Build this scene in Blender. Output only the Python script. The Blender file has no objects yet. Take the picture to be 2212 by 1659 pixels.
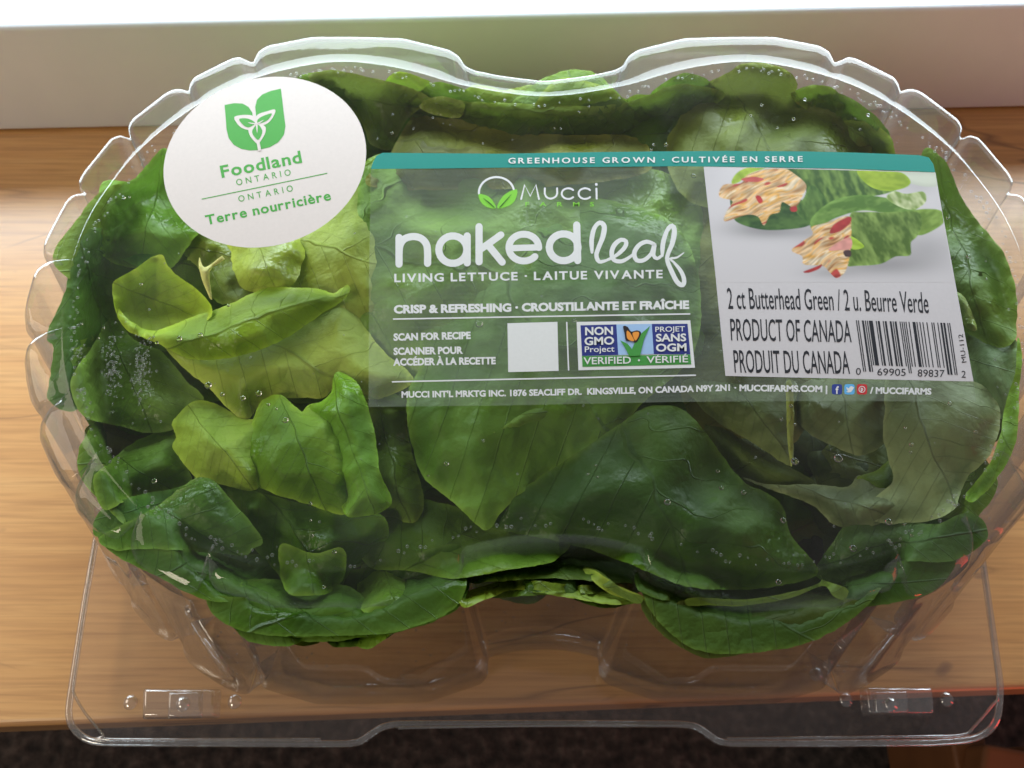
import bpy, bmesh, math, random
import numpy as np
from mathutils import Vector, noise
from mathutils.geometry import delaunay_2d_cdt

random.seed(7); np.random.seed(7)
scn = bpy.context.scene
COL = scn.collection

# ------------------------------------------------------------------ camera
TAU = math.radians(24.0); FPX = 1950.0; DIST = 0.279; ZT = 0.110
CAM = np.array([0.0, -DIST*math.sin(TAU), ZT + DIST*math.cos(TAU)])
FW = np.array([0.0, math.sin(TAU), -math.cos(TAU)])
UP = np.array([0.0, math.cos(TAU), math.sin(TAU)])
RT = np.array([1.0, 0.0, 0.0])
cd = bpy.data.cameras.new('camera'); cam = bpy.data.objects.new('camera', cd); COL.objects.link(cam)
cam.location = CAM.tolist(); cam.rotation_euler = (TAU, 0, 0)
cd.sensor_width = 36.0; cd.lens = 36.0*FPX/2212.0; cd.clip_start = 0.01; cd.clip_end = 50
cd.dof.use_dof = True; cd.dof.focus_distance = 0.285; cd.dof.aperture_fstop = 20.0
scn.camera = cam

# ------------------------------------------------------------------ world, lamps, exposure
w = bpy.data.worlds.new('World'); scn.world = w; w.use_nodes = True
bg = w.node_tree.nodes['Background']
bg.inputs[0].default_value = (0.97, 0.96, 0.97, 1); bg.inputs[1].default_value = 0.19

def area(name, loc, target, size, size_y, power, color):
    l = bpy.data.lights.new(name, 'AREA'); l.shape = 'RECTANGLE'; l.size = size; l.size_y = size_y
    l.energy = power; l.color = color
    o = bpy.data.objects.new(name, l); COL.objects.link(o); o.location = loc
    o.rotation_euler = (Vector(target)-Vector(loc)).to_track_quat('-Z', 'Y').to_euler()
    return o
area('room_lamp', (-0.68, -0.52, 0.70), (-0.08, 0.0, 0.05), 0.22, 0.22, 2.2, (1.0, 0.86, 0.66))
area('side_window_light', (-0.85, 0.10, 0.62), (-0.12, 0.02, 0.0), 0.45, 0.40, 1.8, (1.0, 0.86, 0.70))
area('red_glint_light', (0.60, -0.24, 0.16), (0.14, -0.05, 0.07), 0.08, 0.45, 0.45, (1.0, 0.06, 0.04))  # added light standing in for red clothing mirrored in the plastic
area('red_glint_light', (0.25, -0.25, -0.03), (0.14, -0.06, 0.05), 0.10, 0.02, 0.045, (1.0, 0.05, 0.04))  # second added light, gives the low red glints of the same clothing

scn.view_settings.view_transform = 'Standard'; scn.view_settings.look = 'None'
scn.view_settings.exposure = 0.0; scn.view_settings.gamma = 1.0
cy = scn.cycles
cy.transparent_max_bounces = 28; cy.max_bounces = 9; cy.diffuse_bounces = 3; cy.glossy_bounces = 4; cy.transmission_bounces = 5; cy.adaptive_threshold = .025
cy.sample_clamp_indirect = 6.0; cy.caustics_reflective = False; cy.caustics_refractive = False
try:
    cy.use_denoising = True
except Exception: pass

# ------------------------------------------------------------------ image <-> place helpers
def P(px, py, z):
    px = np.asarray(px, float); py = np.asarray(py, float); z = np.asarray(z, float)
    d = FW + ((px-1106.0)/FPX)[..., None]*RT - ((py-829.5)/FPX)[..., None]*UP
    t = (z-CAM[2])/d[..., 2]
    return CAM + d*t[..., None]
K = 0.33703
CROPS = {'A':(0,542.2,K),'B':(745.5,542.2,K),'C':(1466.5,542.2,K),'D':(0,0,K),'E':(745.5,0,K),'F':(1466.5,0,K),
         'G':(0,1084.3,.3465),'H':(745.5,1084.3,.3465),'I':(1466.5,1084.3,.3465),'W':(0,0,1.0),'J':(0,540,.5),'T':(1106,829.5,.5),
         'N':(786.1,318.5,K),'R':(1504.5,325.3,.331),'S':(338.9,149.1,.237)}
def cv(c, pts):
    ox, oy, s = CROPS[c]; a = np.asarray(pts, float)
    return a*s + np.array([ox, oy])

def link(name, me, mat=None, parent=None, root=None):
    o = bpy.data.objects.new(name, me); COL.objects.link(o)
    if mat is not None and len(me.materials) == 0: me.materials.append(mat)
    if parent is not None: o.parent = parent
    return o
def mesh(name, v, f, smooth=True, off=None):
    v = np.asarray(v, float)
    if off is not None: v = v - np.asarray(off)
    me = bpy.data.meshes.new(name); me.from_pydata(v.tolist(), [], [list(map(int, q)) for q in f]); me.update()
    if smooth:
        me.polygons.foreach_set('use_smooth', [True]*len(me.polygons))
    return me
def empty(name, loc, label, cat, group=None):
    o = bpy.data.objects.new(name, None); COL.objects.link(o); o.location = loc; o.empty_display_size = 0.02
    o['label'] = label; o['category'] = cat
    if group: o['group'] = group
    return o
def catmull(pts, step, closed=True):
    p = np.asarray(pts, float); n = len(p); out = []
    rng = n if closed else n-1
    for i in range(rng):
        if closed: p0, p1, p2, p3 = p[(i-1) % n], p[i], p[(i+1) % n], p[(i+2) % n]
        else: p0, p1, p2, p3 = p[max(i-1, 0)], p[i], p[i+1], p[min(i+2, n-1)]
        L = np.linalg.norm(p2-p1); m = max(1, int(L/step))
        for k in range(m):
            t = k/m
            out.append(.5*((2*p1)+(-p0+p2)*t+(2*p0-5*p1+4*p2-p3)*t*t+(-p0+3*p1-3*p2+p3)*t**3))
    if not closed: out.append(p[-1])
    return np.array(out)
def linres(p, step):
    p = np.asarray(p, float); out = []
    for i in range(len(p)):
        a, b = p[i], p[(i+1) % len(p)]; m = max(1, int(round(np.linalg.norm(b-a)/step)))
        for k in range(m): out.append(a+(b-a)*k/m)
    return np.array(out)
def smooth_loop(p, it):
    for _ in range(it): p = .5*p + .25*(np.roll(p, 1, 0)+np.roll(p, -1, 0))
    return p
def inside(pts, poly):
    x, y = pts[:, 0], pts[:, 1]; c = np.zeros(len(pts), bool)
    x0, y0 = poly[:, 0], poly[:, 1]; x1, y1 = np.roll(x0, -1), np.roll(y0, -1)
    for a, b, d, e in zip(x0, y0, x1, y1):
        if b == e: continue
        m = ((b > y) != (e > y)) & (x < (d-a)*(y-b)/(e-b)+a)
        c ^= m
    return c
def edge_dist(pts, poly):
    d = np.full(len(pts), 1e9)
    q = np.roll(poly, -1, 0)
    for a, b in zip(poly, q):
        ab = b-a; L = ab@ab+1e-12
        t = np.clip(((pts-a)@ab)/L, 0, 1)
        d = np.minimum(d, np.linalg.norm(pts-(a+t[:, None]*ab), axis=1))
    return d
def fill2d(loop, step, jitter=.3, holes=()):
    """points + triangles filling a closed 2-D loop"""
    loop = np.asarray(loop, float)
    lo, hi = loop.min(0), loop.max(0)
    gx, gy = np.meshgrid(np.arange(lo[0]+step*.5, hi[0], step), np.arange(lo[1]+step*.5, hi[1], step*.87))
    gx = gx + (np.arange(gx.shape[0]) % 2)[:, None]*step*.5
    g = np.stack([gx.ravel(), gy.ravel()], 1); g += np.random.uniform(-jitter, jitter, g.shape)*step
    g = g[inside(g, loop)]
    if len(g): g = g[edge_dist(g, loop) > step*.45]
    pts = np.vstack([loop, g]) if len(g) else loop
    n = len(loop); edges = [(i, (i+1) % n) for i in range(n)]
    k = n; allp = [pts]
    for h in holes:
        h = np.asarray(h); m = len(h); b = sum(len(a) for a in allp)
        allp.append(h); edges += [(b+i, b+(i+1) % m) for i in range(m)]
    pts = np.vstack(allp)
    r = delaunay_2d_cdt([Vector(p) for p in pts.tolist()], edges, [], 0, 1e-7)
    V = np.array([list(v) for v in r[0]]); F = np.array([list(f) for f in r[2]])
    c = V[F].mean(1); ok = inside(c, loop)
    for h in holes: ok &= ~inside(c, np.asarray(h))
    return V, F[ok]

# ------------------------------------------------------------------ material helpers
def newmat(name):
    m = bpy.data.materials.new(name); m.use_nodes = True; nt = m.node_tree; nt.nodes.clear()
    return m, nt, nt.nodes, nt.links
def nd(N, t, **kw):
    n = N.new(t)
    for k, v in kw.items():
        if k.startswith('i_'):
            n.inputs[k[2:].replace('_', ' ')].default_value = v
        else: setattr(n, k, v)
    return n
def math_(N, L, op, a, b=None, clamp=False):
    n = N.new('ShaderNodeMath'); n.operation = op; n.use_clamp = clamp
    for i, x in enumerate((a, b)):
        if x is None: continue
        if isinstance(x, (int, float)): n.inputs[i].default_value = x
        else: L.new(x, n.inputs[i])
    return n.outputs[0]
def mixc(N, L, fac, a, b):
    n = N.new('ShaderNodeMix'); n.data_type = 'RGBA'
    for s, x in ((0, fac), (6, a), (7, b)):
        if isinstance(x, (int, float)): n.inputs[s].default_value = x
        elif isinstance(x, tuple): n.inputs[s].default_value = x if len(x) == 4 else (*x, 1)
        else: L.new(x, n.inputs[s])
    return n.outputs[2]
def ramp(N, L, fac, stops):
    r = N.new('ShaderNodeValToRGB'); L.new(fac, r.inputs[0]); e = r.color_ramp.elements
    while len(e) < len(stops): e.new(.5)
    for q, (p, c) in zip(e, stops):
        q.position = p; q.color = (*c, 1) if len(c) == 3 else c
    return r.outputs[0]
def simple(name, col, rough=.5, spec=.5, noise_amt=0.0, nscale=200):
    m, nt, N, L = newmat(name); b = nd(N, 'ShaderNodeBsdfPrincipled'); o = nd(N, 'ShaderNodeOutputMaterial')
    b.inputs['Base Color'].default_value = (*col, 1); b.inputs['Roughness'].default_value = rough
    b.inputs['Specular IOR Level'].default_value = spec
    if noise_amt:
        tc = nd(N, 'ShaderNodeTexCoord'); nz = nd(N, 'ShaderNodeTexNoise'); nz.inputs['Scale'].default_value = nscale
        L.new(tc.outputs['Object'], nz.inputs['Vector'])
        c = mixc(N, L, nz.outputs[0], tuple(max(0, x*(1-noise_amt)) for x in col), tuple(min(1, x*(1+noise_amt)) for x in col))
        L.new(c, b.inputs['Base Color'])
    L.new(b.outputs[0], o.inputs[0]); return m
def plastic(name, haze=.03, base=.07, rough=.03, hazecol=(.9, .88, .87), absorb=.55, bump=0.0, fog=0.0):
    m, nt, N, L = newmat(name); o = nd(N, 'ShaderNodeOutputMaterial')
    lw = nd(N, 'ShaderNodeLayerWeight'); lw.inputs['Blend'].default_value = .5
    fac = lw.outputs['Facing']
    p5 = math_(N, L, 'POWER', fac, 3.4)
    R = math_(N, L, 'ADD', math_(N, L, 'MULTIPLY', p5, .85), base, True)
    tr = nd(N, 'ShaderNodeBsdfTransparent')
    L.new(mixc(N, L, math_(N, L, 'POWER', fac, 3.0), (.985, .985, .985, 1), (absorb, absorb, absorb*1.01, 1)), tr.inputs[0])
    gl = nd(N, 'ShaderNodeBsdfGlossy'); gl.inputs['Roughness'].default_value = rough
    df = nd(N, 'ShaderNodeBsdfDiffuse'); df.inputs[0].default_value = (*hazecol, 1)
    tl = nd(N, 'ShaderNodeBsdfTranslucent'); tl.inputs[0].default_value = (*hazecol, 1)
    hz = nd(N, 'ShaderNodeMixShader'); hz.inputs[0].default_value = .5; L.new(df.outputs[0], hz.inputs[1]); L.new(tl.outputs[0], hz.inputs[2])
    m1 = nd(N, 'ShaderNodeMixShader'); L.new(tr.outputs[0], m1.inputs[1]); L.new(hz.outputs[0], m1.inputs[2]); hg = math_(N, L, 'ADD', math_(N, L, 'MULTIPLY', math_(N, L, 'POWER', fac, 3.0), .22), haze); L.new(hg, m1.inputs[0])
    tc = nd(N, 'ShaderNodeTexCoord')
    if fog:
        nz = nd(N, 'ShaderNodeTexNoise'); nz.inputs['Scale'].default_value = 28; nz.inputs['Detail'].default_value = 3
        L.new(tc.outputs['Object'], nz.inputs['Vector'])
        a = math_(N, L, 'MULTIPLY', math_(N, L, 'SUBTRACT', nz.outputs[0], .5, True), fog)
        L.new(math_(N, L, 'ADD', a, hg), m1.inputs[0])
    m2 = nd(N, 'ShaderNodeMixShader'); L.new(R, m2.inputs[0]); L.new(m1.outputs[0], m2.inputs[1]); L.new(gl.outputs[0], m2.inputs[2])
    if bump:
        nz2 = nd(N, 'ShaderNodeTexNoise'); nz2.inputs['Scale'].default_value = 130; nz2.inputs['Detail'].default_value = 2
        L.new(tc.outputs['Object'], nz2.inputs['Vector'])
        bp = nd(N, 'ShaderNodeBump'); bp.inputs['Strength'].default_value = bump; bp.inputs['Distance'].default_value = .001
        L.new(nz2.outputs[0], bp.inputs['Height']); L.new(bp.outputs[0], gl.inputs['Normal'])
    L.new(m2.outputs[0], o.inputs[0]); return m

# ------------------------------------------------------------------ the setting
def wood_mat():
    m, nt, N, L = newmat('varnished_maple'); o = nd(N, 'ShaderNodeOutputMaterial'); b = nd(N, 'ShaderNodeBsdfPrincipled')
    tc = nd(N, 'ShaderNodeTexCoord'); mp = nd(N, 'ShaderNodeMapping'); mp.inputs['Scale'].default_value = (3.0, 60, 60); mp.inputs['Rotation'].default_value = (0, 0, math.radians(2))
    L.new(tc.outputs['Object'], mp.inputs[0])
    n1 = nd(N, 'ShaderNodeTexNoise'); n1.inputs['Scale'].default_value = 1.0; n1.inputs['Detail'].default_value = 6; n1.inputs['Roughness'].default_value = .6; n1.inputs['Distortion'].default_value = .7
    L.new(mp.outputs[0], n1.inputs['Vector'])
    n2 = nd(N, 'ShaderNodeTexNoise'); n2.inputs['Scale'].default_value = 9.0; n2.inputs['Detail'].default_value = 4
    L.new(mp.outputs[0], n2.inputs['Vector'])
    base = ramp(N, L, n1.outputs[0], [(.25, (.50, .235, .072)), (.5, (.62, .315, .105)), (.78, (.70, .395, .15))])
    c = mixc(N, L, ramp(N, L, n2.outputs[0], [(.45, (0, 0, 0)), (.65, (.5, .5, .5))]), base, (.44, .205, .065))
    # thin dark growth lines
    mp2 = nd(N, 'ShaderNodeMapping'); mp2.inputs['Scale'].default_value = (1.0, 7.0, 7.0); L.new(tc.outputs['Object'], mp2.inputs[0])
    wv = nd(N, 'ShaderNodeTexNoise'); wv.inputs['Scale'].default_value = 4.6; wv.inputs['Detail'].default_value = 1.5; wv.inputs['Distortion'].default_value = .6
    L.new(mp2.outputs[0], wv.inputs['Vector'])
    ln = math_(N, L, 'ABSOLUTE', math_(N, L, 'SUBTRACT', math_(N, L, 'FRACT', math_(N, L, 'MULTIPLY', wv.outputs[0], 5.0)), .5))
    line = ramp(N, L, ln, [(0.0, (1, 1, 1)), (.018, (.55, .55, .55)), (.05, (0, 0, 0))])
    brk = nd(N, 'ShaderNodeTexNoise'); brk.inputs['Scale'].default_value = 9; L.new(tc.outputs['Object'], brk.inputs['Vector'])
    lf = math_(N, L, 'MULTIPLY', line, ramp(N, L, brk.outputs[0], [(.48, (0, 0, 0)), (.62, (.75, .75, .75))]))
    c = mixc(N, L, lf, c, (.17, .075, .03))
    mp4 = nd(N, 'ShaderNodeMapping'); mp4.inputs['Scale'].default_value = (14, 520, 1); L.new(tc.outputs['Object'], mp4.inputs[0])
    po = nd(N, 'ShaderNodeTexNoise'); po.inputs['Scale'].default_value = 1.0; po.inputs['Detail'].default_value = 3; L.new(mp4.outputs[0], po.inputs['Vector'])
    c = mixc(N, L, ramp(N, L, po.outputs[0], [(.5, (0, 0, 0)), (.72, (.45, .45, .45))]), c, (.33, .14, .045))
    # flecks
    vo = nd(N, 'ShaderNodeTexNoise'); vo.inputs['Scale'].default_value = 75; vo.inputs['Detail'].default_value = 0
    mp3 = nd(N, 'ShaderNodeMapping'); mp3.inputs['Scale'].default_value = (.6, 1.4, 1); L.new(tc.outputs['Object'], mp3.inputs[0]); L.new(mp3.outputs[0], vo.inputs['Vector'])
    c = mixc(N, L, ramp(N, L, vo.outputs[0], [(.77, (0, 0, 0)), (.82, (.7, .7, .7))]), c, (.15, .07, .04))
    L.new(c, b.inputs['Base Color']); b.inputs['Roughness'].default_value = .42
    b.inputs['Coat Weight'].default_value = 1.0; b.inputs['Coat Roughness'].default_value = .24
    bp = nd(N, 'ShaderNodeBump'); bp.inputs['Strength'].default_value = .08; bp.inputs['Distance'].default_value = .001
    L.new(n1.outputs[0], bp.inputs['Height']); L.new(bp.outputs[0], b.inputs['Normal'])
    L.new(b.outputs[0], o.inputs[0]); return m
M_WOOD = wood_mat()
def struct(name, me, mat):
    o = link(name, me, mat); o['kind'] = 'structure'; return o
def prism(poly_xy, z0, z1, bev=0.0):
    bm = bmesh.new(); vs = [bm.verts.new((x, y, z1)) for x, y in poly_xy]; f = bm.faces.new(vs); f.normal_update()
    if f.normal.z < 0: f.normal_flip()
    r = bmesh.ops.extrude_face_region(bm, geom=[f])
    for v in [g for g in r['geom'] if isinstance(g, bmesh.types.BMVert)]: v.co.z = z0
    bmesh.ops.recalc_face_normals(bm, faces=bm.faces)
    if bev:
        bmesh.ops.bevel(bm, geom=list(bm.edges), offset=bev, segments=4, profile=.5, affect='EDGES')
    me = bpy.data.meshes.new('prism'); bm.to_mesh(me); bm.free()
    me.polygons.foreach_set('use_smooth', [False]*len(me.polygons)); return me
fa, fb = P(0, 1570, 0.)[:2], P(2212, 1488, 0.)[:2]
ba, bb = P(0, 285, 0.)[:2], P(2212, 235, 0.)[:2]
def ext(a, b, t): return a+(b-a)*t
f0, f1 = ext(fa, fb, -.8), ext(fa, fb, 1.8); b0, b1 = ext(ba, bb, -.8), ext(ba, bb, 1.8)
bn = np.array([-(bb-ba)[1], (bb-ba)[0]]); bn /= np.linalg.norm(bn)     # points away from the room
sill = struct('window_sill', prism([f0, f1, b1+bn*.06, b0+bn*.06], -.03, 0.0, .0025), M_WOOD)
# white painted rail standing at the back of the sill
def ray_on_back(px, py):
    d = FW + (px-1106)/FPX*RT - (py-829.5)/FPX*UP
    t = ((np.array([*ba, 0])-CAM)[:2]@bn)/(d[:2]@bn)
    return CAM+d*t
zr = .5*(ray_on_back(0, 60)[2]+ray_on_back(2212, 10)[2])
M_RAIL = simple('white_painted_wood', (.75, .79, .85), .45, .4, .03, 60)
struct('window_rail', prism([b0, b1, b1+bn*.045, b0+bn*.045], 0.0005, zr, .0025), M_RAIL)
# bright window above the rail
m, nt, N, L = newmat('overexposed_daylight'); e = nd(N, 'ShaderNodeEmission'); e.inputs[0].default_value = (.80, .93, 1.0, 1); e.inputs[1].default_value = 11.5
o_ = nd(N, 'ShaderNodeOutputMaterial'); L.new(e.outputs[0], o_.inputs[0]); M_SKY = m
WTOP = .262
w0, w1 = ext(b0, b1, .05)+bn*.10, ext(b0, b1, .95)+bn*.10
wv = [(*w0, zr-.03), (*w1, zr-.03), (*w1, WTOP), (*w0, WTOP)]
struct('sky', mesh('sky', wv, [(0, 1, 2, 3)], False), M_SKY)
# unseen blind, added above the window strip cut low for its reflections
q0, q1 = ext(b0, b1, -.05)+bn*.085, ext(b0, b1, 1.05)+bn*.085
struct('added_blind', prism([q0, q1, q1+bn*.006, q0+bn*.006], WTOP, .80, .001), simple('blind_fabric', (.30, .29, .28), .8, .2, .1, 300))
# carpet below the sill
def carpet_mat():
    m, nt, N, L = newmat('carpet_pile'); o = nd(N, 'ShaderNodeOutputMaterial'); b = nd(N, 'ShaderNodeBsdfPrincipled')
    tc = nd(N, 'ShaderNodeTexCoord'); n1 = nd(N, 'ShaderNodeTexNoise'); n1.inputs['Scale'].default_value = 110; n1.inputs['Detail'].default_value = 4
    L.new(tc.outputs['Object'], n1.inputs['Vector'])
    L.new(ramp(N, L, n1.outputs[0], [(.3, (.012, .008, .006)), (.55, (.05, .035, .028)), (.75, (.11, .08, .065))]), b.inputs['Base Color'])
    b.inputs['Roughness'].default_value = .95
    bp = nd(N, 'ShaderNodeBump'); bp.inputs['Strength'].default_value = .8; bp.inputs['Distance'].default_value = .01; L.new(n1.outputs[0], bp.inputs['Height']); L.new(bp.outputs[0], b.inputs['Normal'])
    L.new(b.outputs[0], o.inputs[0]); return m
struct('carpet', mesh('carpet', [(-2, -2, -.42), (2, -2, -.42), (2, .5, -.42), (-2, .5, -.42)], [(0, 1, 2, 3)], False), carpet_mat())

# a brown wooden seat far below the sill, bottom right corner
q = [P(a_, b_, -.27)[:2] for a_, b_ in ((2128, 1606), (2330, 1640), (2330, 1800), (2110, 1760))]
wf = empty('wooden_stool', (float(q[0][0]), float(q[0][1]), -.42), 'brown wooden stool in the dark below the sill, bottom right corner', 'stool')
M_DW = simple('dark_stained_wood', (.22, .085, .03), .5, .4, .3, 30)
wl = np.array([q[0][0], q[0][1], -.42])
def shift(me):
    for v_ in me.vertices: v_.co = v_.co-Vector(wl)
    return me
link('seat', shift(prism(q, -.30, -.27, .004)), M_DW, wf)
for c_ in q:
    d_ = np.array(q).mean(0)-c_; p_ = c_+d_*.18
    link('leg', shift(prism([(p_[0]-.012, p_[1]-.012), (p_[0]+.012, p_[1]-.012), (p_[0]+.012, p_[1]+.012), (p_[0]-.012, p_[1]+.012)], -.4195, -.3005, .003)), M_DW, wf)
# ------------------------------------------------------------------ clamshell contours
ZS, ZF = .1005, .015
Sw = [(1175,206),(1082,194),(1030,183),(1010,172),(1006,160),(1000,147),(981,133),(880,108),(684,106),(586,125),(568,138),(562,155),(559,168),
 (546,162),(526,150),(509,153),(428,195),(420,212),(419,230),(401,222),(384,221),(367,228),(293,287),(287,304),(297,332),
 (270,322),(249,327),(188,401),(179,422),(198,447),(169,449),(152,461),(106,544),(102,561),(108,578),(152,590),
 (118,592),(92,604),(81,618),(65,672),(62,693),(66,730),(85,748),(142,746),(101,750),(81,758),(66,775),(62,793),(66,836),(75,878),(90,902),(158,884),
 (120,906),(104,925),(95,939),(95,962),(123,1027),(139,1053),(160,1066),(226,1010),(196,1042),(178,1068),(168,1095),(173,1113),(200,1143),(232,1176),(262,1186),(325,1130),
 (304,1158),(295,1180),(293,1205),(302,1232),(322,1250),(373,1283),(414,1301),(436,1298),(468,1212)]
Lw = [(1175,212),(1082,203),(1012,190),(981,184),(897,158),(813,142),(745,136),(674,142),(573,165),(490,196),(404,246),(303,327),(238,407),(209,449),(184,498),(167,544),(154,592),(144,650),(140,707),(140,750),(146,807),(163,876),(180,916),(202,962),(226,1004),(266,1051),(296,1086),(327,1115),(380,1158),(430,1180),(475,1200),(537,1217),(577,1225),(650,1235),(745,1235),(815,1222),(919,1197),(988,1174),(1092,1150),(1175,1144)]
Sh = P(*np.array(Sw, float).T, ZS)[:, :2]
XC = .5*(P(1007., 178., .105)[0]+P(1342., 182., .105)[0])
# the front lobe and notch mirror the rear ones
ig = 12
dy = Sh[-1][1]+Sh[ig][1]
front = np.array([(x, dy-y) for x, y in Sh[ig-1::-1]]); front[:, 0] += (Sh[-1][0]-Sh[ig][0])*np.linspace(1, 0, len(front))
Sh = np.vstack([Sh, front]); Sh[0, 0] = XC; Sh[-1, 0] = XC
Lh = P(*np.array(Lw, float).T, ZT)[:, :2]; Lh[0, 0] = XC; Lh[-1, 0] = XC
def close_lr(h):
    r = h[-2:0:-1].copy(); r[:, 0] = 2*XC - r[:, 0]
    return np.vstack([h, r])
Sl = smooth_loop(linres(close_lr(Sh), .0007), 3)
Ll = smooth_loop(catmull(close_lr(Lh), .0015), 12)
LT = np.roll(Ll, -1, 0)-np.roll(Ll, 1, 0); LT /= np.linalg.norm(LT, axis=1)[:, None]
LN = np.stack([LT[:, 1], -LT[:, 0]], 1)
cen = Ll.mean(0)
if ((Ll-cen)*LN).sum() < 0: LN = -LN
DRAFT = .018
def match(p): return np.argmin(((Ll[None]-p[:, None])**2).sum(2), 1)
mi = match(Sl)
# smooth the correspondence
Lm = smooth_loop(Ll[mi], 4); Nm = smooth_loop(LN[mi], 14); Nm /= np.linalg.norm(Nm, axis=1)[:, None]
outd = ((Sl-Lm)*Nm).sum(1); Sl = Sl + Nm*np.clip(.0016-outd, 0, None)[:, None]
def wall_at(z, inset=0.0):
    t = (ZS-z)/(ZS-ZF); return Ll + LN*(.0035 + DRAFT*t - inset)[..., None] if np.ndim(t) else Ll + LN*(.0035+DRAFT*t-inset)

BASE = np.array([XC, .03, .0])
shell = empty('lettuce_clamshell', BASE.tolist(), 'clear plastic clamshell with scalloped lid and product labels on wooden window sill', 'package')
M_PL = plastic('clear_plastic', haze=.012, base=.035, rough=.015, absorb=.34, bump=.02, fog=.13)
M_FL = plastic('clear_flange_plastic', haze=.08, base=.05, rough=.06, hazecol=(.85, .78, .78), absorb=.5)
M_EDGE = plastic('clear_plastic_edge', haze=.07, base=.22, rough=.05, absorb=.4)
# lid: cap + shoulder + wall in one moulded sheet
rings = []
n = len(Sl)
def ring(xy, z): rings.append(np.column_stack([xy, np.full(n, z) if np.ndim(z) == 0 else z]))
D = Sl-Lm
ring(Lm-Nm*.0016, .1100); ring(Lm-Nm*.0007, .1102); ring(Lm-Nm*.0004, .11035); ring(Lm+Nm*.0001, .11055); ring(Lm+Nm*.0007, .11035); ring(Lm+Nm*.0011, .1102)
PROF = [(.22,.11015,.1099),(.5,.1101,.1093),(.70,.11005,.1084),(.78,.1099,.1078),(.80,.1097,.1076),(.82,.1093,.1074),(.84,.1087,.1071),(.87,.1074,.1066),(.89,.1066,.1062),(.905,.1062,.1059),(.93,.1058,.1052),(.95,.1053,.1046),(.965,.1047,.1040),(.98,.1038,.1032),(.992,.1024,.1021),(1.0,ZS,ZS)]
fb_ = np.clip(.5-Nm[:, 1]*.9, 0, 1)          # the shoulder is rounder towards the front
for a, z, zf_ in PROF:
    ring(Lm+Nm*.0012+(D-Nm*.0012)*a, z+(zf_-z)*fb_)
for t in (.1, .25, .45, .65, .85, .96): ring(Sl+Nm*DRAFT*t, ZS+(ZF+.001-ZS)*t)
ring(Sl+Nm*(DRAFT+.0012), ZF+.0012)
V = np.vstack(rings); Fq = []
for r in range(len(rings)-1):
    for i in range(n):
        j = (i+1) % n; Fq.append((r*n+i, r*n+j, (r+1)*n+j, (r+1)*n+i))
capL = smooth_loop(linres(Ll-LN*.0016, .004), 1)
cV, cF = fill2d(capL, .008)
cz = np.array([.1100 + .00022*noise.noise(Vector((x*22, y*22, 1))) for x, y in cV])
V2 = np.column_stack([cV, cz]); k = len(V)
V = np.vstack([V, V2]); Fq += [tuple(q+k for q in f) for f in cF.tolist()]
lid = link('lid', mesh('lid', V, Fq, True, BASE), M_PL, shell)
# tray under the flange
rings = []
for t, z in ((0, ZF-.0006), (-.0015, ZF-.003), (-.004, .006), (-.006, .002), (-.009, .0006)): ring(Sl+Nm*(DRAFT+.0012+t), z)
V = np.vstack(rings); Fq = []
for r in range(len(rings)-1):
    for i in range(n):
        j = (i+1) % n; Fq.append((r*n+i, r*n+j, (r+1)*n+j, (r+1)*n+i))
tl_ = smooth_loop((Sl+Nm*(DRAFT+.0012-.009))[::3], 1)
tV, tF = fill2d(tl_, .02); k = len(V); V = np.vstack([V, np.column_stack([tV, np.full(len(tV), .00058)])]); Fq += [tuple(q+k for q in f) for f in tF.tolist()]
link('tray', mesh('tray', V, Fq, True, BASE), M_PL, shell)
# flange sheet with its rim
FO = [(204,1167),(180,1300),(144,1535),(146,1559),(156,1576),(180,1597),(208,1604),(500,1606),(745,1607),(780,1604),(797,1587),(822,1569),(849,1564),(1160,1563),(1466,1564),(1508,1568),(1529,1583),(1546,1601),(1570,1606),(1800,1606),(2021,1604),(2107,1597),(2142,1580),(2160,1552),(2165,1483),(2121,1178)]
fo = P(*np.array(FO, float).T, ZF)[:, :2]
fo = np.vstack([fo, [(fo[-1][0]-.002, .07), (fo[-1][0]-.012, .105), (fo[0][0]+.012, .105), (fo[0][0]+.002, .07)]])
fo = smooth_loop(linres(fo, .002), 3)
hole = (Sl+Nm*(DRAFT+.0012))[::3]
fV, fF = fill2d(fo, .012, holes=[hole])
fz = np.full(len(fV), ZF)
link('flange', mesh('flange', np.column_stack([fV, fz]), fF, True, BASE), M_FL, shell)
def tube(path, r, closed=False, seg=6, flat=1.0):
    p = np.asarray(path, float); n_ = len(p); T = np.gradient(p, axis=0) if not closed else np.roll(p, -1, 0)-np.roll(p, 1, 0)
    T /= np.linalg.norm(T, axis=1)[:, None]+1e-12
    A = np.cross(T, [0, 0, 1.0]); A /= np.linalg.norm(A, axis=1)[:, None]+1e-12; B = np.cross(A, T)
    v = []; f = []
    for k_ in range(seg):
        a = 2*math.pi*k_/seg; v.append(p+A*r*math.cos(a)+B*r*math.sin(a)*flat)
    v = np.stack(v, 1).reshape(-1, 3)
    for i in range(n_ if closed else n_-1):
        j = (i+1) % n_
        for k_ in range(seg): q = (k_+1) % seg; f.append((i*seg+k_, i*seg+q, j*seg+q, j*seg+k_))
    return v, f
v, f = tube(np.column_stack([fo, np.full(len(fo), ZF-.0012)]), .0013, True, 8)
link('flange_rim', mesh('rim', v, f, True, BASE), M_EDGE, shell)
fi = fo+(fo.mean(0)-fo)/np.linalg.norm(fo.mean(0)-fo, axis=1)[:, None]*.0035
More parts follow.
